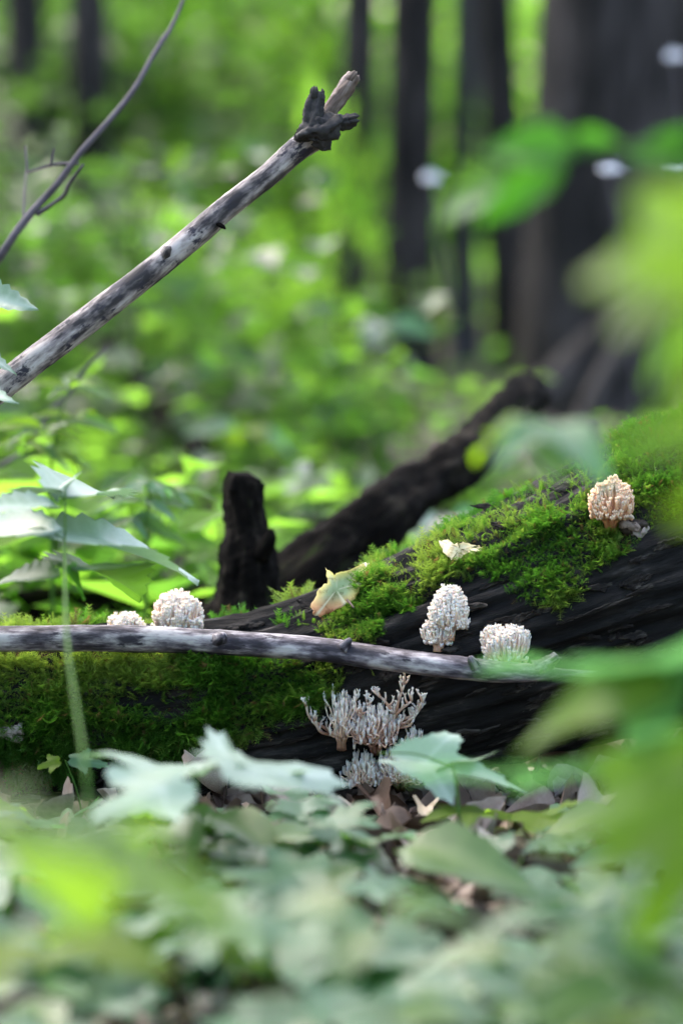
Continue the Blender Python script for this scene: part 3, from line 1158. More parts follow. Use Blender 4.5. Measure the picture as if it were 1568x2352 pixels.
def curly_fungus(label, foot, curves, seed):
    """Loose fungus of a few curving branches with forked tips; curves in picture units."""
    p, _ = on_log(*foot)
    dep = (p - CAM).dot(CF)
    root = thing('coral_fungus', label, 'fungus', p, 'coral fungi on the mossy log')
    r = np.random.default_rng(seed)
    for cv in curves:
        mb = MB()
        hit = [on_log(x, y)[0] for x, y in cv]
        pts = []
        for i, (x, y) in enumerate(cv):
            dd = dep if hit[i] is None else (hit[i] - CAM).dot(CF)
            pts.append(P(x, y, dd - (0.0 if i == 0 else 0.008 + 0.003 * i)))
        c = catmull(np.array([tuple(q) for q in pts]), 14)
        tv = np.linspace(0.15, 0.8, 14)
        mb.tube(c, np.linspace(0.0021, 0.0013, 14), 6, tip=np.concatenate([np.repeat(tv, 6), [.1, .8]]))
        for k in list(range(5, 14, 2)) + [13, 13, 13]:
            b = c[k]
            dv = np.array([r.normal(0, 0.5), r.normal(-0.2, 0.3), r.uniform(0.6, 1.2)])
            L = r.uniform(0.006, 0.013)
            e = b + dv / np.linalg.norm(dv) * L
            m = (b + e) / 2 + r.normal(0, 0.0008, 3)
            mb.tube(catmull([b, m, e], 6), np.linspace(0.0014, 0.0011, 6), 5, tip=np.concatenate([np.repeat(np.linspace(0.4, .9, 6), 5), [.4, .9]]))
            for q in range(3):
                f = e + np.array([r.normal(0, .0014), r.normal(0, .0012), r.uniform(.002, .0045)])
                mb.tube(np.array([e, (e + f) / 2, f]), np.array([0.0009, 0.0008, 0.0005]), 4, tip=np.concatenate([np.repeat([.88, .94, 1.0], 4), [.88, 1.0]]))
        part('branch', mb.mesh('curly_branch', M['fungus_brown']), root)


curly_fungus('sprawling brown coral fungus with curling branches reaching up to the stick', (880, 1672),
             [[(880, 1672), (905, 1650), (915, 1610), (928, 1572)], [(882, 1670), (925, 1652), (955, 1640), (968, 1612)], [(885, 1668), (900, 1640), (885, 1612), (872, 1600)],
              [(884, 1668), (930, 1660), (962, 1632)], [(880, 1672), (850, 1640), (842, 1612)], [(884, 1670), (918, 1632), (945, 1610)], [(880, 1674), (900, 1662), (905, 1640)], [(878, 1676), (850, 1660), (822, 1640), (815, 1612)], [(884, 1672), (936, 1668), (950, 1650)]], 5)
curly_fungus('brown curling coral fungus strands beside the tall white fungus', (768, 1690), [[(768, 1690), (740, 1668), (712, 1650), (702, 1622)], [(768, 1690), (735, 1680), (724, 1655)], [(770, 1690), (815, 1672), (832, 1640)]], 6)
fungus('tiny white coral fungus at the dark foot of the log', 300, 1772, 34, 44, 14, 12, dome=0.3, thick=0.9, nb=3, depth_scale=0.7)
fungus('tiny white coral fungus tuft behind the yellow fallen leaf', 838, 1318, 24, 26, 12, 13, dome=0.4, thick=0.8, nb=3, depth_scale=0.7)


# ------------------------------------------------------------------ sticks and dead branches
def stick_disp(seed, amt=0.10, fq=1.0):
    def f(ca, sa, L, r):
        L = L * fq
        return r * (amt * noise.noise(Vector((ca * 1.3 + seed, sa * 1.3, L * 9))) + amt * 0.6 * noise.noise(Vector((ca * 4 + seed, sa * 4, L * 28))) + amt * 0.35 * noise.noise(Vector((ca * 7 + seed, sa * 7, L * 130))))
    return f


def branch_mesh(name, pts, mat, n=80, sides=20, seed=0, amt=0.1, fq=1.0, splinters=0):
    """pts: (x, y, depth, half width) in picture units."""
    q = np.array([[*P(x, y, dd), hw * S * dd] for x, y, dd, hw in pts])
    c = catmull(q, n)
    V, F, A = tube(c[:, :3], np.maximum(c[:, 3], 0.0004), sides, True, stick_disp(seed, amt, fq))
    mb = MB().add(V, F, tube=A)
    r = np.random.default_rng(seed + 99)
    ax = c[-1, :3] - c[-4, :3]
    ax /= np.linalg.norm(ax)
    for k in range(splinters):
        # torn fibres round the broken end
        R0 = c[-3, 3]
        off = r.normal(0, 1, 3)
        off -= ax * off.dot(ax)
        off *= R0 * 0.75 / np.linalg.norm(off)
        b = c[-4, :3] + off
        L = R0 * r.uniform(0.4, 1.2)
        pth = np.array([b - ax * R0 * 0.8, b + ax * L * 0.5 + off * 0.1, b + ax * L + off * r.uniform(-.2, .3)])
        mb.tube(pth, np.array([0.45, 0.34, 0.06]) * R0, 6)
    return mb.mesh(name, M[mat])


# long stick lying across the log
st = thing('fallen_stick', 'long grey barkless stick lying horizontally across the front of the log', 'stick', P(500, 1480, 3.33))
part('shaft', branch_mesh('stick_shaft', [(-700, 1500, 3.36, 33), (-250, 1466, 3.345, 32), (0, 1467, 3.335, 31), (250, 1466, 3.33, 31), (480, 1474, 3.325, 30), (700, 1488, 3.30, 29),
                                          (850, 1508, 3.275, 28), (1000, 1528, 3.245, 27), (1150, 1544, 3.235, 25), (1250, 1546, 3.235, 18), (1300, 1546, 3.24, 9), (1440, 1550, 3.25, 7), (1620, 1556, 3.26, 4)],
                              'stick', 150, 24, 2), st)
part('knot', branch_mesh('stick_knot', [(500, 1470, 3.32, 22), (508, 1464, 3.304, 15), (513, 1460, 3.298, 7)], 'stick', 10, 14, 3, 0.3), st)
part('twig_stub', branch_mesh('twig_stub', [(1240, 1540, 3.235, 22), (1262, 1522, 3.23, 14), (1278, 1508, 3.225, 10)], 'stick', 30, 20, 4, 0.6, 3.0, 4), st)
part('twig_stub', branch_mesh('twig_stub', [(1090, 1530, 3.23, 16), (1082, 1516, 3.225, 10), (1078, 1508, 3.225, 6)], 'stick', 10, 12, 5, 0.3), st)
part('twig_stub', branch_mesh('twig_stub', [(790, 1488, 3.275, 16), (800, 1474, 3.27, 9), (806, 1468, 3.27, 5)], 'stick', 10, 12, 6, 0.3), st)

# leaning stick with a forked end
st = thing('leaning_stick', 'grey leaning stick with a broken forked dark tip rising over the scene', 'stick', P(-1290, 1850, 3.30))
part('shaft', branch_mesh('leaning_shaft', [(-1290, 1880, 3.30, 38), (-700, 1420, 3.30, 36), (-250, 1082, 3.30, 34), (0, 890, 3.30, 33), (160, 768, 3.30, 31), (320, 645, 3.30, 29.5), (430, 556, 3.30, 28.5), (520, 478, 3.30, 27.5),
                                            (610, 408, 3.30, 26.5), (680, 345, 3.30, 27), (725, 312, 3.30, 30), (748, 296, 3.30, 22)], 'stick_warm', 170, 26, 8, 0.08), st)
part('bark_collar', branch_mesh('bark_collar', [(678, 318, 3.285, 6), (690, 312, 3.28, 18), (715, 300, 3.275, 24), (745, 292, 3.275, 30), (765, 280, 3.28, 24), (778, 272, 3.285, 12)], 'stick_bark', 40, 28, 9, 0.75, 3.5), st)
part('knob', branch_mesh('knob', [(735, 296, 3.285, 18), (745, 325, 3.28, 20), (750, 344, 3.28, 9)], 'stick_bark', 24, 22, 10, 0.8, 3.5, 4), st)
part('fork', branch_mesh('fork_stub', [(712, 318, 3.285, 26), (718, 280, 3.28, 23), (722, 240, 3.28, 20), (727, 222, 3.28, 18), (728, 212, 3.28, 15)], 'stick_bark', 40, 24, 11, 0.5, 3.0, 6), st)
part('fork', branch_mesh('fork_wood', [(742, 290, 3.30, 20), (757, 255, 3.30, 19), (780, 222, 3.30, 18), (802, 190, 3.30, 17), (814, 172, 3.30, 14)], 'raw_wood', 40, 24, 12, 0.4, 3.0, 6), st)
part('fork', branch_mesh('fork_side', [(742, 290, 3.29, 22), (775, 284, 3.285, 16), (800, 278, 3.285, 15), (816, 274, 3.285, 13)], 'stick_bark', 36, 22, 13, 0.5, 3.0, 5), st)
part('knot', branch_mesh('stick_knot', [(378, 592, 3.295, 16), (384, 576, 3.285, 12), (389, 568, 3.279, 5)], 'stick_warm', 10, 12, 14, 0.3), st)
part('twig_stub', branch_mesh('twig_stub', [(193, 738, 3.30, 10), (190, 728, 3.30, 6), (188, 722, 3.30, 3)], 'stick_bark', 8, 8, 15, 0.2), st)
part('lichen_tuft', branch_mesh('lichen_tuft', [(500, 514, 3.29, 5), (512, 520, 3.285, 5), (518, 526, 3.285, 2)], 'rotten', 8, 8, 16, 0.5), st)

# thin curved twig top left
tw = thing('dead_twig', 'thin curved grey twig with side shoots rising past the leaning stick', 'twig', P(-420, 1560, 3.75))
part('stem', branch_mesh('twig_stem', [(-460, 1680, 3.75, 13), (-300, 1150, 3.72, 12), (-120, 780, 3.68, 11), (0, 590, 3.65, 10), (60, 505, 3.65, 9.5), (130, 425, 3.65, 8.5), (190, 345, 3.65, 7.5), (250, 278, 3.66, 7), (305, 210, 3.68, 6.5), (345, 140, 3.7, 6), (375, 90, 3.72, 6.5), (395, 60, 3.74, 5),
                                       (425, -10, 3.76, 4.5), (470, -140, 3.8, 4)], 'twig', 90, 10, 20), tw)
part('side_shoot', branch_mesh('side_shoot', [(86, 492, 3.65, 6), (120, 470, 3.64, 5), (148, 448, 3.63, 5), (160, 420, 3.62, 4), (192, 378, 3.61, 3)], 'twig', 20, 8, 21), tw)
part('side_shoot', branch_mesh('side_shoot', [(180, 376, 3.65, 5), (125, 378, 3.66, 3.5), (64, 396, 3.68, 3)], 'twig', 14, 8, 22), tw)
part('side_shoot', branch_mesh('side_shoot', [(118, 380, 3.66, 3), (122, 355, 3.66, 2.5), (126, 340, 3.66, 2)], 'twig', 8, 6, 23), tw)
part('side_shoot', branch_mesh('side_shoot', [(64, 396, 3.68, 3), (61, 360, 3.69, 2.5), (60, 336, 3.7, 2)], 'twig', 8, 6, 24), tw)
part('side_shoot', branch_mesh('side_shoot', [(55, 510, 3.66, 4), (57, 440, 3.7, 2.5), (62, 390, 3.75, 2)], 'twig', 8, 6, 25), tw)

tw = thing('dead_twig', 'thin bent dark twig rising among the feathery herb', 'twig', P(-300, 1500, 4.1))
part('stem', branch_mesh('twig_stem', [(-420, 1590, 4.1, 7), (-200, 1170, 4.1, 6.5), (0, 1070, 4.1, 6), (55, 1035, 4.1, 5.5), (90, 985, 4.1, 5), (130, 930, 4.1, 4.5), (165, 895, 4.1, 4.5), (195, 850, 4.1, 4), (246, 800, 4.1, 3)], 'twig', 50, 8, 26), tw)

# dark stub and limbs behind the log
def rough_limb(name, label, pts, mat, seed, amt=0.25, n=110, sides=36, cat='branch'):
    b = P(*pts[0][:3])
    root = thing(name, label, cat, b)
    part('wood', branch_mesh('limb_wood', pts, mat, n, sides, seed, amt), root)
    return root

rt = rough_limb('rotten_stub', 'upright black broken stub standing behind the log', [(560, 1700, 3.73, 78), (562, 1560, 3.72, 74), (566, 1420, 3.72, 70), (572, 1330, 3.72, 66), (574, 1260, 3.72, 64), (572, 1215, 3.72, 52), (564, 1160, 3.72, 49), (562, 1110, 3.72, 46), (566, 1094, 3.72, 36)], 'rotten', 30, 0.22, cat='stump', n=120, sides=48)
part('splinter', branch_mesh('splinter', [(536, 1130, 3.70, 16), (540, 1104, 3.70, 12), (545, 1090, 3.70, 5)], 'rotten', 10, 10, 31, 0.3), rt)
part('splinter', branch_mesh('splinter', [(598, 1280, 3.69, 22), (618, 1240, 3.68, 16), (622, 1215, 3.68, 6)], 'rotten', 10, 10, 32, 0.3), rt)
rough_limb('dead_limb', 'thick black dead limb slanting up behind the log', [(330, 1640, 3.95, 82), (520, 1480, 3.96, 84), (680, 1345, 3.9, 80), (790, 1262, 3.95, 70), (880, 1188, 4.0, 68), (960, 1118, 4.1, 60), (1060, 1058, 4.2, 54), (1120, 990, 4.3, 46), (1170, 940, 4.4, 48), (1218, 905, 4.5, 44)], 'rotten', 33, 0.32)
rough_limb('fallen_branch', 'dark fallen branch lying low behind the left end of the log', [(-500, 1425, 4.3, 52), (-100, 1408, 4.25, 50), (200, 1400, 4.2, 48), (420, 1388, 4.15, 46), (520, 1378, 4.1, 40)], 'rotten', 34, 0.2)
rough_limb('dead_sapling', 'grey thin dead trunk leaning against the massive tree', [(1080, 1010, 8.4, 40), (1200, 945, 8.4, 40), (1290, 860, 8.6, 40), (1400, 760, 8.8, 38), (1480, 690, 9.0, 36), (1620, 560, 9.2, 34)], 'bark', 35, 0.12)
rough_limb('leaning_branch', 'thin grey dead branch propped below the leaning trunk', [(1330, 1015, 8.0, 22), (1350, 930, 8.1, 20), (1390, 850, 8.3, 18), (1440, 760, 8.6, 15)], 'bark', 36, 0.12)
rough_limb('fallen_branch', 'dark fallen branch slanting down through the blurred herbs', [(250, 800, 7.2, 30), (330, 890, 6.8, 34), (400, 970, 6.5, 34), (470, 1050, 6.2, 30), (560, 1170, 6.0, 26)], 'rotten', 37, 0.2)

# ------------------------------------------------------------------ fallen leaves on the log
def outline_leaf(name, label, poly, bulge, mat, root_loc, group=None, dep=3.3, slope=0.0, curl=0.0):
    """A curled dry leaf: outline points in the picture, laid on a bent surface with its own thickness."""
    poly = np.array(poly, float)
    cx, cy = poly.mean(0)
    K = len(poly) * 4
    dense = []
    m = len(poly)
    for i in range(m):
        a, b = poly[i], poly[(i + 1) % m]
        for t in (0, .25, .5, .75):
            dense.append(a * (1 - t) + b * t + (rng.normal(0, 2.4, 2) if t else 0))
    dense = np.array(dense)
    V, col, vn = [], [], []
    rings = 9
    w = max(np.ptp(poly[:, 0]), np.ptp(poly[:, 1]))
    for g in range(rings + 1):
        f = g / rings
        for (x, y) in (dense if g else [(cx, cy)]):
            X, Y = cx + (x - cx) * f, cy + (y - cy) * f
            u, v = (X - cx) / w, (Y - cy) / w
            dd = dep + slope * (-v) * w * S * dep + bulge * (u * u + 0.6 * v * v) + curl * u * abs(u) + 0.004 * math.sin(9 * u + 5 * v)
            V.append(P(X, Y, dd))
            col.append((u + 0.5, v + 0.5, f))
            an = math.atan2(Y - cy, X - cx)
            vn.append(max(0.0, 1 - min(abs(math.sin(an * 2.5 + 0.7)), 1) * (2.2 + 5 * f)))
    n = len(V)
    back = [Vector(p) + CF * 0.0007 for p in V]
    tri = [(0, 1 + k, 1 + (k + 1) % K) for k in range(K)]
    quads = []
    for g in range(rings - 1):
        for k in range(K):
            a0, b0 = 1 + g * K + k, 1 + g * K + (k + 1) % K
            quads.append((a0, a0 + K, b0 + K, b0))
    tri2 = [(a + n, c + n, b + n) for a, b, c in tri]
    quads2 = [(a + n, e + n, c + n, b + n) for a, b, c, e in quads]
    rim = 1 + (rings - 1) * K
    quads3 = [(rim + k, rim + k + n, rim + (k + 1) % K + n, rim + (k + 1) % K) for k in range(K)]
    root = thing(name, label, 'leaf', root_loc, group)
    part('blade', mesh('dry_blade', np.array([tuple(p) for p in V + back]), [np.array(tri + tri2), np.array(quads + quads2 + quads3)], M[mat], True, {'col': np.array(col + col), 'vein': np.array(vn + vn)}), root)
    return root


def autumn_mat(name, ctr, edge, low):
    t = NT(name)
    a = t.attr('col').outputs['Vector']
    sx = t.n('ShaderNodeSeparateXYZ')
    t.l(a, sx.inputs[0])
    n = t.noise(t.obj_coord(), 90, 5, 0.65)
    c = t.mix(t.ramp(sx.outputs[2], [(0.45, (0, 0, 0)), (0.95, (1, 1, 1))]), ctr, edge)
    c = t.mix(t.ramp(sx.outputs[1], [(0.55, (0, 0, 0)), (0.85, (1, 1, 1))]), c, low)
    c = t.mix(1.0, c, t.ramp(n, [(0.36, (0.5, 0.42, 0.3)), (0.46, (0.9, 0.86, 0.8)), (0.6, (1, 1, 1))]), 'MULTIPLY')
    c = t.mix(t.attr('vein').outputs['Fac'], c, (0.72, 0.68, 0.48))
    t.l(c, t.b.inputs['Base Color'])
    tr = t.n('ShaderNodeBsdfTranslucent')
    t.l(c, tr.inputs[0])
    mx = t.n('ShaderNodeMixShader')
    mx.inputs[0].default_value = 0.35
    t.l(t.b.outputs[0], mx.inputs[1])
    t.l(tr.outputs[0], mx.inputs[2])
    t.l(mx.outputs[0], t.out.inputs[0])
    t.bump(n, 0.3, 0.001)
    return t.fin(0.5, 0.4)


M['autumn'] = autumn_mat('yellowing leaf', (0.36, 0.45, 0.25), (0.55, 0.50, 0.12), (0.66, 0.36, 0.20))
M['autumn_pale'] = autumn_mat('pale yellow leaf', (0.72, 0.68, 0.46), (0.72, 0.62, 0.34), (0.70, 0.62, 0.42))
fl = outline_leaf('fallen_leaf', 'curled yellow and green fallen leaf standing on the log in front of the black limb', [(715, 1385), (733, 1352), (752, 1338), (747, 1304), (768, 1322), (800, 1310), (836, 1293), (844, 1328), (824, 1362), (800, 1386), (768, 1402), (735, 1418), (719, 1412)],
                  0.05, 'autumn', on_log(740, 1420)[0] or P(740, 1415, 3.36), dep=3.345, slope=0.6)
part('stalk', branch_mesh('leaf_stalk', [(797, 1378, 3.335, 3), (806, 1388, 3.325, 2.5), (812, 1396, 3.32, 2)], 'raw_wood', 8, 6, 40), fl)
outline_leaf('fallen_leaf', 'pale cream curled leaf lying on the moss of the log', [(1007, 1242), (1022, 1240), (1040, 1252), (1062, 1244), (1090, 1252), (1110, 1258), (1098, 1268), (1075, 1270), (1052, 1284), (1036, 1287), (1016, 1268)],
             0.02, 'autumn_pale', on_log(1040, 1290)[0] or P(1040, 1287, 3.4), dep=(on_log(1050, 1280)[0] - CAM).dot(CF) - 0.022, slope=1.0)
# shrivelled mauve scrap beside the tan fungus, bark chip at the far left
def crumple(name, label, cx, cy, w, h, mat, seed, cat):
    p, n_ = on_log(cx, cy)
    p = p or P(cx, cy, 3.4)
    root = thing(name, label, cat, p)
    r = np.random.default_rng(seed)
    k = S * FOCUS
    for q in range(3):
        a = np.array([(r.uniform(-.4, .4) * w * k, r.uniform(-.006, .0), r.uniform(-.3, .4) * h * k) for _ in range(3)])
        c = catmull(np.vstack([a[0] * 0.3, a]), 24)
        V, F, A = tube(c, np.linspace(0.006, 0.003, 24), 18, True, lambda ca, sa, L, rr: rr * (0.7 * noise.noise(Vector((ca * 2 + q, sa * 2, L * 90))) + 0.7 * noise.noise(Vector((ca * 4 + q, sa * 4, L * 260)))))
        o = bpy.data.objects.new('fold', mesh('fold', V, F, M[mat], True, {'tube': A, 'var': np.full(len(V), 0.3 * q)}))
        COL.objects.link(o)
        o.parent = root
crumple('shrivelled_scrap', 'shrivelled mauve leaf scrap beside the tan orange fungus', 1456, 1212, 80, 50, 'litter', 3, 'scrap')
crumple('bark_chip', 'pale curled bark chip on the moss at the left end of the log', 18, 1688, 90, 46, 'litter_pale', 4, 'bark chip')
nd = thing('pine_needle', 'thin brown twig lying on top of the log above the moss band', 'twig', P(1180, 1165, 3.45))
part('shaft', branch_mesh('needle', [(1136, 1156, 3.44, 2.2), (1180, 1166, 3.44, 2.4), (1230, 1178, 3.44, 1.8)], 'raw_wood', 10, 6, 41), nd)

# ------------------------------------------------------------------ plants with leaves set one by one
def stem_tube(root, pts, r0=0.0022, r1=0.0012, name='stem', mat='stem', n=16):
    c = catmull(np.array([tuple(p) for p in pts]), n)
    V, F, A = tube(c, np.linspace(r0, r1, n), 7)
    return part(name, mesh('plant_stem', V, F, M[mat], True, {'tube': A}), root)


def plant(name, label, cat, foot, tops, leaves, r0=0.003, group=None, smat='stem'):
    """foot: world point on the floor. tops: stem points. leaves: (key, mat, bx, by, bd, tx, ty, td, tilt, roll, wide)."""
    root = thing(name, label, cat, foot, group)
    stem_tube(root, [foot - Vector((0, 0, 0.01))] + tops, r0, r0 * 0.5, mat=smat)
    for (key, mat, bx, by, bd, tx, ty, td, tilt, roll, wide) in leaves:
        b, t = P(bx, by, bd), P(tx, ty, td)
        # leaf stalk from the nearest stem point
        best = min(tops, key=lambda q: (q - b).length)
        if (best - b).length > 0.004:
            mid = (best + b) / 2 + Vector((0, 0, 0.006))
            stem_tube(root, [best, mid, b], r0 * 0.42, r0 * 0.3, 'leaf_stalk', smat, 8)
        add_leaf(root, key, mat, b, t, tilt, roll, wide)
    return root


# serrated plant at the left, leaves at the level of the log top
plant('nettle_plant', 'pale serrated-leaved plant with long stem at the left of the log', 'plant', ground_at(225, 2.4),
      [P(205, 1850, 2.42), P(180, 1650, 2.52), P(155, 1480, 2.68), P(150, 1320, 2.9), P(150, 1240, 3.0), P(150, 1150, 3.02)],
      [('nettle_1', 'nettle', 60, 1215, 3.02, 478, 1275, 3.20, 20, 0, 0.9),
       ('nettle_2', 'nettle', 150, 1215, 3.0, -190, 1225, 3.06, 20, 0, 0.9),
       ('nettle_3', 'nettle', 130, 1150, 3.02, 278, 1080, 3.28, 22, 10, 0.9),
       ('nettle_4', 'nettle', 150, 1130, 3.02, 25, 1115, 3.2, 16, -5, 0.9),
       ('nettle_1', 'green', 150, 1300, 2.99, 330, 1308, 3.25, 20, 0, 0.9),
       ('nettle_2', 'green', 145, 1320, 2.98, -60, 1330, 3.05, 25, 0, 0.9),
       ('nettle_3', 'deep', 150, 1310, 2.98, 215, 1372, 3.06, 60, 0, 0.9),
       ('nettle_4', 'nettle', 140, 1165, 3.02, -120, 1150, 2.95, 18, 0, 0.9)], 0.0022)
plant('nettle_plant', 'small leafy plant with one pale pointed leaf under the leaning stick', 'plant', ground_at(-170, 3.15),
      [P(-190, 1500, 3.2), P(-160, 1000, 3.25), P(-150, 720, 3.27)],
      [('nettle_1', 'nettle', -120, 672, 3.27, 78, 690, 3.22, 50, 0, 0.9), ('nettle_2', 'nettle', -120, 880, 3.2, 40, 905, 3.15, 25, 0, 0.7),
       ('nettle_3', 'nettle', -110, 770, 3.25, 38, 842, 3.2, 30, 0, 0.6)], 0.004)

# feathery pale herb behind the left end
def herb_feather(label, foot, tops, nodes, seed, mat='lime'):
    root = thing('feathery_herb', label, 'herb', foot)
    stem_tube(root, [foot] + tops, 0.0035, 0.0015)
    r = random.Random(seed)
    for (x, y, dd, spr) in nodes:
        b = P(x, y, dd)
        for k in range(6):
            a = k * 1.05 + r.uniform(-.3, .3)
            t = b + Vector((math.cos(a), math.sin(a) * 0.7, r.uniform(-0.35, 0.35))) * spr * S * dd * r.uniform(0.8, 1.2)
            add_leaf(root, 'narrow_%d' % r.randint(1, 3), mat if k % 2 else 'green', b, t, r.uniform(10, 50), r.uniform(-20, 20), 1.0)
    return root

herb_feather('pale feathery herb with whorled narrow leaves behind the nettle leaves', ground_at(120, 4.0), [P(120, 1300, 4.0), P(120, 1050, 4.0), P(160, 880, 4.0)],
             [(160, 890, 4.0, 115), (105, 985, 4.0, 130), (130, 1040, 4.0, 110), (60, 1020, 3.98, 110), (175, 960, 4.05, 100)], 3)
herb_feather('low feathery herb with narrow leaves beside the black stub', ground_at(330, 3.9), [P(335, 1400, 3.9), P(340, 1110, 3.9)],
             [(345, 1105, 3.9, 105), (330, 1150, 3.9, 120), (390, 1130, 3.95, 100), (300, 1190, 3.9, 110)], 4, 'mint')

# ---- close, strongly blurred leaves at the right: a sapling and tall herbs near the camera
plant('maple_sapling', 'blurred lime green broad-leaved sapling close by at the right edge', 'sapling', ground_at(2350, 1.45),
      [P(1850, 1500, 1.45), P(1800, 900, 1.45), P(1760, 560, 1.45)],
      [('maple_1', 'lime', 1700, 520, 1.45, 1290, 610, 1.5, 52, 0, 1.0),
       ('maple_2', 'lime', 1780, 640, 1.45, 1440, 560, 1.42, 60, 0, 1.0),
       ('ovate_1', 'lime', 1760, 800, 1.45, 1450, 960, 1.5, 50, 0, 0.9),
       ('ovate_2', 'olive', 1790, 1000, 1.45, 1480, 920, 1.4, 40, 0, 0.8),
       ('maple_3', 'lime', 1790, 1100, 1.45, 1530, 1170, 1.45, 60, 0, 0.8),
       ('ovate_3', 'green', 1800, 700, 1.5, 1440, 780, 1.65, 40, 0, 0.6)], 0.004)
plant('young_linden', 'blurred deep green leafy branch hanging before the massive trunk', 'sapling', ground_at(2450, 1.95),
      [P(2100, 1500, 1.95), P(1950, 700, 1.95), P(1800, 420, 1.95), P(1600, 350, 1.95), P(1350, 340, 1.95), P(1150, 400, 1.95)],
      [('ovate_1', 'deep', 1330, 345, 1.95, 1110, 320, 1.95, 62, 0, 1.0),
       ('ovate_2', 'green', 1170, 400, 1.95, 955, 485, 1.98, 62, 0, 0.8),
       ('ovate_3', 'deep', 1300, 360, 1.95, 1090, 500, 1.95, 60, 0, 0.8),
       ('ovate_1', 'deep', 1300, 330, 1.95, 1425, 310, 1.95, 70, 0, 0.9),
       ('ovate_2', 'deep', 1620, 350, 1.95, 1440, 330, 1.95, 70, 0, 1.0),
       ('ovate_3', 'deep', 1560, 340, 1.95, 1660, 290, 1.95, 60, 0, 1.0)], 0.003, smat='stem')
plant('broad_herb', 'blurred mint green drooping leaves before the slanting limb and mossy log end', 'plant', ground_at(1900, 2.0),
      [P(1850, 2000, 2.02), P(1760, 1400, 2.06), P(1560, 1080, 2.1), P(1262, 975, 2.12)],
      [('ovate_1', 'mint', 1262, 972, 2.12, 1140, 1030, 2.08, 35, 0, 0.9), ('ovate_2', 'mint', 1262, 972, 2.12, 1390, 1040, 2.06, 35, 0, 0.9),
       ('ovate_3', 'green', 1268, 985, 2.12, 1275, 1075, 2.07, 50, 0, 1.3), ('ovate_1', 'lime', 1200, 985, 2.14, 1050, 1015, 2.2, 45, 0, 0.9),
       ('ovate_2', 'lime', 1200, 1000, 2.14, 1110, 945, 2.2, 50, 0, 0.8)], 0.0012)
plant('tall_herb', 'blurred lime leaf crossing before the right end of the stick', 'plant', ground_at(2150, 1.9),
      [P(1900, 2000, 1.9), P(1760, 1640, 1.92), P(1640, 1560, 1.92), P(1560, 1580, 1.94)],
      [('ovate_1', 'lime', 1570, 1580, 1.93, 1130, 1630, 2.0, 36, 0, 0.75), ('ovate_2', 'mint', 1640, 1500, 1.92, 1400, 1560, 2.1, 40, 0, 0.8),
       ('maple_2', 'mint', 1700, 1470, 1.9, 1430, 1500, 2.2, 20, 0, 0.9)], 0.003)
plant('tall_herb', 'blurred big olive leaf hanging at the lower right', 'plant', ground_at(2300, 1.7),
      [P(1900, 2300, 1.7), P(1760, 1900, 1.7), P(1640, 1780, 1.7)],
      [('maple_1', 'olive', 1640, 1800, 1.7, 1190, 1890, 1.75, 42, 0, 0.8), ('maple_3', 'olive', 1680, 1800, 1.7, 1480, 2120, 1.6, 60, 0, 0.7),
       ('ovate_2', 'olive', 1700, 1700, 1.7, 1440, 1760, 1.7, 45, 0, 0.8), ('maple_2', 'mint', 1500, 1720, 1.85, 1200, 1735, 2.1, 14, 0, 0.9)], 0.003)
plant('tall_herb', 'blurred lime leaves spreading over the lower left floor', 'plant', ground_at(-420, 1.3),
      [P(-320, 2400, 1.34), P(-160, 2050, 1.36), P(-20, 1930, 1.38)],
      [('ovate_1', 'spread', -20, 1925, 1.38, 400, 1960, 1.44, 14, 0, 1.0), ('ovate_2', 'spread', 150, 1950, 1.4, 660, 1985, 1.5, 16, 0, 0.9),
       ('ovate_3', 'spread', 10, 1890, 1.4, -220, 1870, 1.5, 18, 0, 1.0), ('ovate_1', 'spread', -30, 1900, 1.42, 230, 1850, 1.65, 18, 0, 1.0),
       ('ovate_2', 'spread', 240, 2000, 1.4, 540, 2060, 1.36, 24, 0, 0.8)], 0.003)

# ---- seedlings growing nearer, taller and more blurred, whose leaves fill the lower edge
r4 = random.Random(8)
for k in range(24):
    dd = r4.uniform(1.85, 2.3)
    u, v = r4.uniform(-100, 1680), r4.uniform(2080, 2420)
    if 20 < u < 700 and 2190 < v < 2330 and r4.random() < 0.8:
        continue
    top = P(u, v, dd)
    foot = Vector((top.x + r4.uniform(-.02, .02), top.y, gz(top.x, top.y)))
    if top.z - foot.z < 0.05:
        continue
    mat = r4.choice(['mint', 'mint', 'green', 'green', 'lime'])
    nb_ = {'mint': 'mint green', 'green': 'mid green', 'lime': 'lime green'}[mat]
    nq = r4.choice([3, 4])
    beside = ('near the olive hanging leaf' if u > 1150 else 'near the lime spreading leaves' if u < 560 else 'between the lime and olive leaves')
    root = thing('tall_seedling', 'blurred tall %s seedling %s with %d leaves' % (nb_, beside, nq), 'seedling', foot, 'tall blurred %s seedlings' % nb_)
    stem_tube(root, [foot - Vector((0, 0, .01)), (foot + top) / 2 + Vector((.006, 0, 0)), top], 0.002, 0.001, n=8)
    a0 = r4.uniform(0, 6.28)
    for q in range(nq):
        a = a0 + q * 1.75 + r4.uniform(-.3, .3)
        dv = Vector((math.cos(a), math.sin(a), r4.uniform(-.1, .25)))
        add_leaf(root, '%s_%d' % (r4.choice(['maple', 'ovate', 'ovate']), r4.randint(1, 4)), mat, top + dv * 0.01, top + dv * r4.uniform(0.06, 0.10), r4.uniform(0, 28), r4.uniform(-12, 12), 1.0)

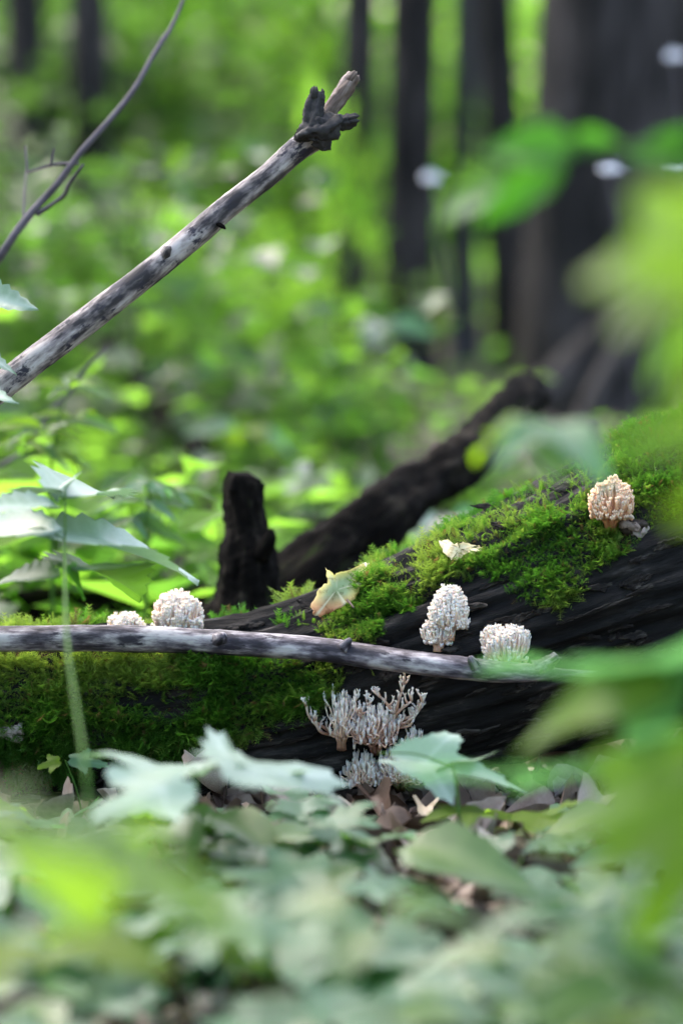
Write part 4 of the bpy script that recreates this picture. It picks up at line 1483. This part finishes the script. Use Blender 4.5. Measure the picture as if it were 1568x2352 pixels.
# ---- big pale leaves in the middle distance
def burdock(label, u, v, dd, size, mats, seed):
    top = P(u, v, dd)
    foot = Vector((top.x, top.y + 0.02, gz(top.x, top.y)))
    r = random.Random(seed)
    root = thing('broad_leaved_plant', label, 'plant', foot)
    stem_tube(root, [foot - Vector((0, 0, .02)), (foot + top) / 2 + Vector((.02, 0, 0)), top], 0.006, 0.003)
    L = size * S * dd
    for q in range(4):
        a = seed + q * 1.6 + r.uniform(-.3, .3)
        dv = Vector((math.cos(a), math.sin(a) * .8, r.uniform(-.25, .15)))
        add_leaf(root, 'ovate_%d' % r.randint(1, 4), mats[q % len(mats)], top + dv * 0.01, top + dv * L, r.uniform(15, 50), r.uniform(-15, 15), 1.1)

burdock('pale glossy broad-leaved plant left of the slim trunk', 880, 745, 7.0, 120, ['pale', 'mint'], 1)
burdock('bright green broad-leaved plant at the foot of the massive tree', 1222, 862, 6.0, 62, ['lime'], 3)
burdock('pale broad-leaved plant behind the slanting black limb', 720, 1090, 5.6, 120, ['pale', 'mint', 'lime'], 4)
burdock('lime broad-leaved plant behind the upright black stub', 560, 985, 6.0, 140, ['lime', 'mint'], 5)
burdock('pale broad-leaved plant low beside the massive tree foot', 1020, 1190, 4.9, 120, ['mint', 'pale'], 6)
burdock('broad-leaved lime plant before the slim trunk foot', 830, 930, 6.6, 170, ['lime', 'lime', 'mint'], 7)
burdock('pale broad-leaved plant under the middle of the leaning stick', 420, 850, 7.5, 90, ['pale', 'mint'], 8)
for k, (u, v, dd, lab) in enumerate([(1400, 388, 6.2, 'small leaf sprig painted white as a sky glint before the massive trunk'), (990, 410, 6.6, 'small leaf sprig painted white as a sky glint before the slim trunk'), (1548, 132, 6.5, 'leaf sprig painted white as a sky glint high before the wide grey trunk'), (1556, 380, 6.3, 'leaf sprig painted white as a sky glint beside the massive trunk')]):  # single leaves whose white colour stands in for sky glints
    top = P(u, v, dd)
    foot = Vector((top.x + 0.05, top.y, gz(top.x, top.y)))
    root = thing('leaf_sprig', lab, 'plant', foot)
    stem_tube(root, [foot, (foot + top) / 2 + Vector((.03, 0, 0)), top], 0.004, 0.002, mat='twig')
    add_leaf(root, 'ovate_%d' % (k % 3 + 1), 'painted_glint', top - Vector((.025, 0, 0)), top + Vector((0.03, -.01, 0.012)), 40, 0, 1.2)

# ---- lobed seedling leaves just before the log
plant('maple_seedling', 'grey-green seedling with a long lobed leaf just before the log', 'seedling', ground_at(420, 2.62),
      [P(440, 2000, 2.62), P(445, 1850, 2.63), P(450, 1790, 2.64)],
      [('oak_1', 'nettle', 450, 1780, 2.64, 800, 1728, 2.80, 26, 0, 0.9), ('oak_2', 'nettle', 450, 1790, 2.64, 205, 1850, 2.55, 30, 0, 0.85),
       ('oak_3', 'nettle', 440, 1780, 2.64, 470, 1700, 2.9, 22, 0, 0.9)], 0.0028)
plant('maple_seedling', 'pale lobed seedling leaf in front of the hidden coral fungus', 'seedling', ground_at(1060, 2.92),
      [P(1056, 1950, 2.92), P(1050, 1830, 2.93), P(1040, 1760, 2.93)],
      [('oak_4', 'nettle', 870, 1730, 2.95, 1200, 1775, 2.95, 40, 0, 0.62), ('oak_2', 'nettle', 1040, 1770, 2.93, 980, 1700, 3.08, 30, 0, 0.9)], 0.0024)
plant('tiny_seedling', 'tiny sharp seedling with two notched leaves at the foot of the log', 'seedling', ground_at(185, 3.16),
      [P(185, 1850, 3.2), P(172, 1800, 3.2), P(150, 1745, 3.2)],
      [('oak_1', 'mint', 150, 1745, 3.2, 250, 1750, 3.2, 45, 0, 0.8), ('oak_3', 'lime', 145, 1745, 3.2, 82, 1762, 3.2, 50, 0, 0.9)], 0.0014)
plant('tiny_seedling', 'tiny green sprout among litter below the log', 'seedling', ground_at(330, 3.1),
      [P(335, 1900, 3.1), P(328, 1875, 3.1)],
      [('narrow_1', 'lime', 328, 1876, 3.1, 290, 1874, 3.1, 30, 0, 1), ('narrow_2', 'lime', 328, 1876, 3.1, 372, 1874, 3.1, 30, 0, 1), ('narrow_1', 'lime', 330, 1888, 3.1, 370, 1888, 3.08, 30, 0, 1)], 0.001)

# ---- seedling carpet before the log, each plant on its own
SEED_KINDS = [('maple', 'mint', 'grey-green maple seedling', 'grey-green seedlings before the log'),
              ('oak', 'mint', 'three-lobed mint seedling', 'three-lobed seedlings before the log'),
              ('ovate', 'green', 'oval-leaved green seedling', 'oval-leaved seedlings before the log'),
              ('maple', 'lime', 'lime maple seedling', 'lime seedlings before the log')]
r3 = random.Random(21)


def seedling(X, y, h, kind, nl, size, name='seedling'):
    shape, mat, lab, grp = SEED_KINDS[kind]
    b = Vector((X, y, gz(X, y)))
    u_, v_ = px(b)
    zone = ('close under the log' if v_ < 2010 else 'out on the litter' if v_ < 2230 else 'farthest out from the log')
    side = ('below the nettle stem' if u_ < 350 else 'below the round white fungus' if u_ < 640 else 'below the yellow leaf' if u_ < 900 else 'below the two-tiered fungus' if u_ < 1160 else 'below the tan fungus')
    lab = '%s %s %s with %d leaves' % (lab, zone, side, nl)
    root = thing(name, lab, 'seedling', b, grp)
    top = b + Vector((r3.uniform(-.02, .02), r3.uniform(-.02, .02), h))
    stem_tube(root, [b - Vector((0, 0, .01)), (b + top) / 2 + Vector((r3.uniform(-.008, .008), 0, 0)), top], 0.0016, 0.0009, n=8)
    a0 = r3.uniform(0, 6.28)
    for k in range(nl):
        a = a0 + k * 2.2 + r3.uniform(-.4, .4)
        dirn = Vector((math.cos(a), math.sin(a), r3.uniform(-0.12, 0.22)))
        p = top + Vector((dirn.x, dirn.y, 0.2)) * 0.018 - Vector((0, 0, 0.012 * (k // 2)))
        L = size * r3.uniform(0.75, 1.25)
        add_leaf(root, '%s_%d' % (shape, r3.randint(1, 4)), mat, p, p + dirn * L, r3.uniform(-6, 30), r3.uniform(-14, 14), r3.uniform(0.85, 1.1))
    return root


def open_floor(xp, yp):
    """Places where bare litter shows between the seedlings."""
    return (620 < xp < 1500 and 1880 < yp < 2180 and noise.noise(Vector((xp * 0.006, yp * 0.012, 2))) > -0.12) or (20 < xp < 720 and 2200 < yp < 2330)


n_s = 0
for t in range(900):
    if n_s >= 95:
        break
    y = 2.15 + 1.02 * r3.random() ** 0.9
    xp = r3.uniform(-160, 1730)
    h = r3.uniform(0.025, 0.085)
    g = ground_at(xp, y)
    u, v = px(g + Vector((0, 0, h)))
    if open_floor(u, v) and r3.random() < 0.95:
        continue
    if v < 1850:
        continue
    kind = r3.choices([0, 1, 2, 3], [5, 3, 2, 1.5 if v < 2050 and u < 700 else 0.6])[0]
    seedling(g.x, y, h, kind, r3.choice([2, 3, 4]), r3.uniform(0.055, 0.095) * (1.35 if y < 2.65 else 1.0))
    n_s += 1

# ---- leaf litter
def dead_leaf_shape(r, seed):
    V, F, v = leaf_ovate(r.uniform(0.4, 0.7), 5, 0.05, r.uniform(-0.6, 0.9), r.uniform(-0.5, 0.7), 8, seed, curl=r.uniform(-1.6, 2.2))
    return V, F


def litter():
    r = np.random.default_rng(4)
    protos = [dead_leaf_shape(r, i) for i in range(8)]
    mb = MB()
    for k in range(8500):
        y = 2.0 + 3.4 * r.uniform() ** 1.4 if k % 3 else 3.5 + 9 * r.uniform() ** 1.3
        X = r.uniform(-0.62, 0.62) * y * 0.5
        V, F = protos[r.integers(0, 8)]
        L = r.uniform(0.03, 0.085) * (1.25 if y > 5 else 1)
        a, b, c = r.uniform(0, 6.28), r.normal(0, .5), r.normal(0, .45)
        m = Matrix.Rotation(a, 3, 'Z') @ Matrix.Rotation(b, 3, 'X') @ Matrix.Rotation(c, 3, 'Y')
        W = (V - [0.5, 0, 0]) * L @ np.array(m).T + np.array([X, y, gz(X, y) + 0.004 + 0.012 * r.uniform()])
        mb.add(W, F, var=r.uniform())
    o = obj('leaf_litter', mb.mesh('leaf_litter', M['litter']))
    tag(o, 'brown and grey dead leaf litter covering the forest floor', 'leaf litter', kind='stuff')
    # single pale dead leaves that stand out
    me = [mesh('pale_dead_leaf', *dead_leaf_shape(r, 20 + i), M['litter_pale'], True, {'var': np.zeros(6)[:0] if False else np.zeros(35 if False else len(dead_leaf_shape(np.random.default_rng(1), 0)[0]))}) for i in range(4)]
    spots = [(840, 1985), (915, 2085), (990, 2140), (1050, 2130), (1100, 2150), (1030, 2060), (880, 1940), (960, 2040), (1330, 1960), (1250, 2090), (1180, 1990), (1450, 2020), (1390, 2060), (1290, 2030),
             (90, 2240), (170, 2250), (230, 2290), (330, 2300), (450, 2290), (560, 2260), (120, 2290), (660, 2270), (980, 1935), (1080, 1930), (700, 1960), (620, 1930), (760, 2050), (1180, 2080), (520, 1875), (400, 1870)]
    rr = random.Random(6)
    for k, (u, v) in enumerate(spots):
        y = CAM_H / ((v - 500) * S)
        g = ground_at(u, y)
        o = obj('dead_leaf', me[k % 4], None, g + Vector((0, 0, 0.022)))
        o.rotation_euler = (rr.uniform(-.5, .5), rr.uniform(-.5, .5), rr.uniform(0, 6.28))
        s = rr.uniform(0.045, 0.08)
        o.scale = (s, s, s)
        tag(o, 'pale curled dead leaf lying on the litter before the log', 'leaf', 'pale dead leaves on the floor')
litter()

# ---- herbs behind the log
def herb_mesh(seed, h, n, size, rad):
    r = np.random.default_rng(seed)
    C = r.normal(0, 1, (n, 3)) * np.array([rad, rad, h * 0.2]) + np.array([0, 0, h * 0.7])
    C[:, 2] = np.clip(C[:, 2], 0.03, None)
    V, F, var = leaf_cloud(C, size, 0.5, r)
    st = MB()
    for k in range(5):
        p = C[r.integers(0, n)]
        st.tube(catmull([(0, 0, -0.02), (p[0] * .4, p[1] * .4, p[2] * .6), p], 6), np.linspace(0.003, 0.0015, 6), 5)
    return V, F, var, st


HERB = []
for i, (h, n, sz, rad) in enumerate([(0.16, 26, 0.075, 0.10), (0.26, 36, 0.085, 0.13), (0.36, 46, 0.09, 0.16), (0.10, 18, 0.07, 0.09)]):
    V, F, var, st = herb_mesh(60 + i, h, n, sz, rad)
    e = {'stem': st.mesh('herb_stem', M['stem'])}
    for mk in ('foliage', 'foliage_lime', 'foliage_dark'):
        e[mk] = mesh('herb_leaves', V, F, M[mk], False, {'var': var})
    HERB.append(e)
HL = {'foliage': 'blurred mid green herb ', 'foliage_lime': 'blurred lime green herb ', 'foliage_dark': 'blurred dark green herb '}
n_h = 0
for t in range(900):
    if n_h >= 170:
        break
    y = 4.1 + 7.5 * r3.random() ** 1.25
    xp = r3.uniform(-150, 1720)
    kind = r3.choice([0, 1, 2, 3] if y > 5.5 else [0, 3, 1]) if xp < 820 else r3.choice([3, 3, 0])
    g = ground_at(xp, y)
    u, v = px(g)
    if noise.noise(Vector((g.x * 1.7, g.y * 0.9, 5))) < -0.12:
        continue
    if (1130 < u < 1520 or 880 < u < 1060) and y > 5.2 and r3.random() < 0.85:
        continue
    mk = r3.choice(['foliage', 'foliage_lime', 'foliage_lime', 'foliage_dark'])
    lab = HL[mk] + ('and tall ' if kind == 2 else 'and bushy ' if kind == 1 else 'and small ' if kind == 0 else 'and flat ') + near_what(xp, y)
    root = thing('undergrowth_herb', lab, 'herb', g, lab)
    root.rotation_euler = (0, 0, r3.uniform(0, 6.28))
    s = r3.uniform(0.75, 1.3)
    root.scale = (s, s, s)
    for nm, me in (('stem', HERB[kind]['stem']), ('foliage', HERB[kind][mk])):
        o = bpy.data.objects.new(nm, me)
        COL.objects.link(o)
        o.parent = root
    n_h += 1
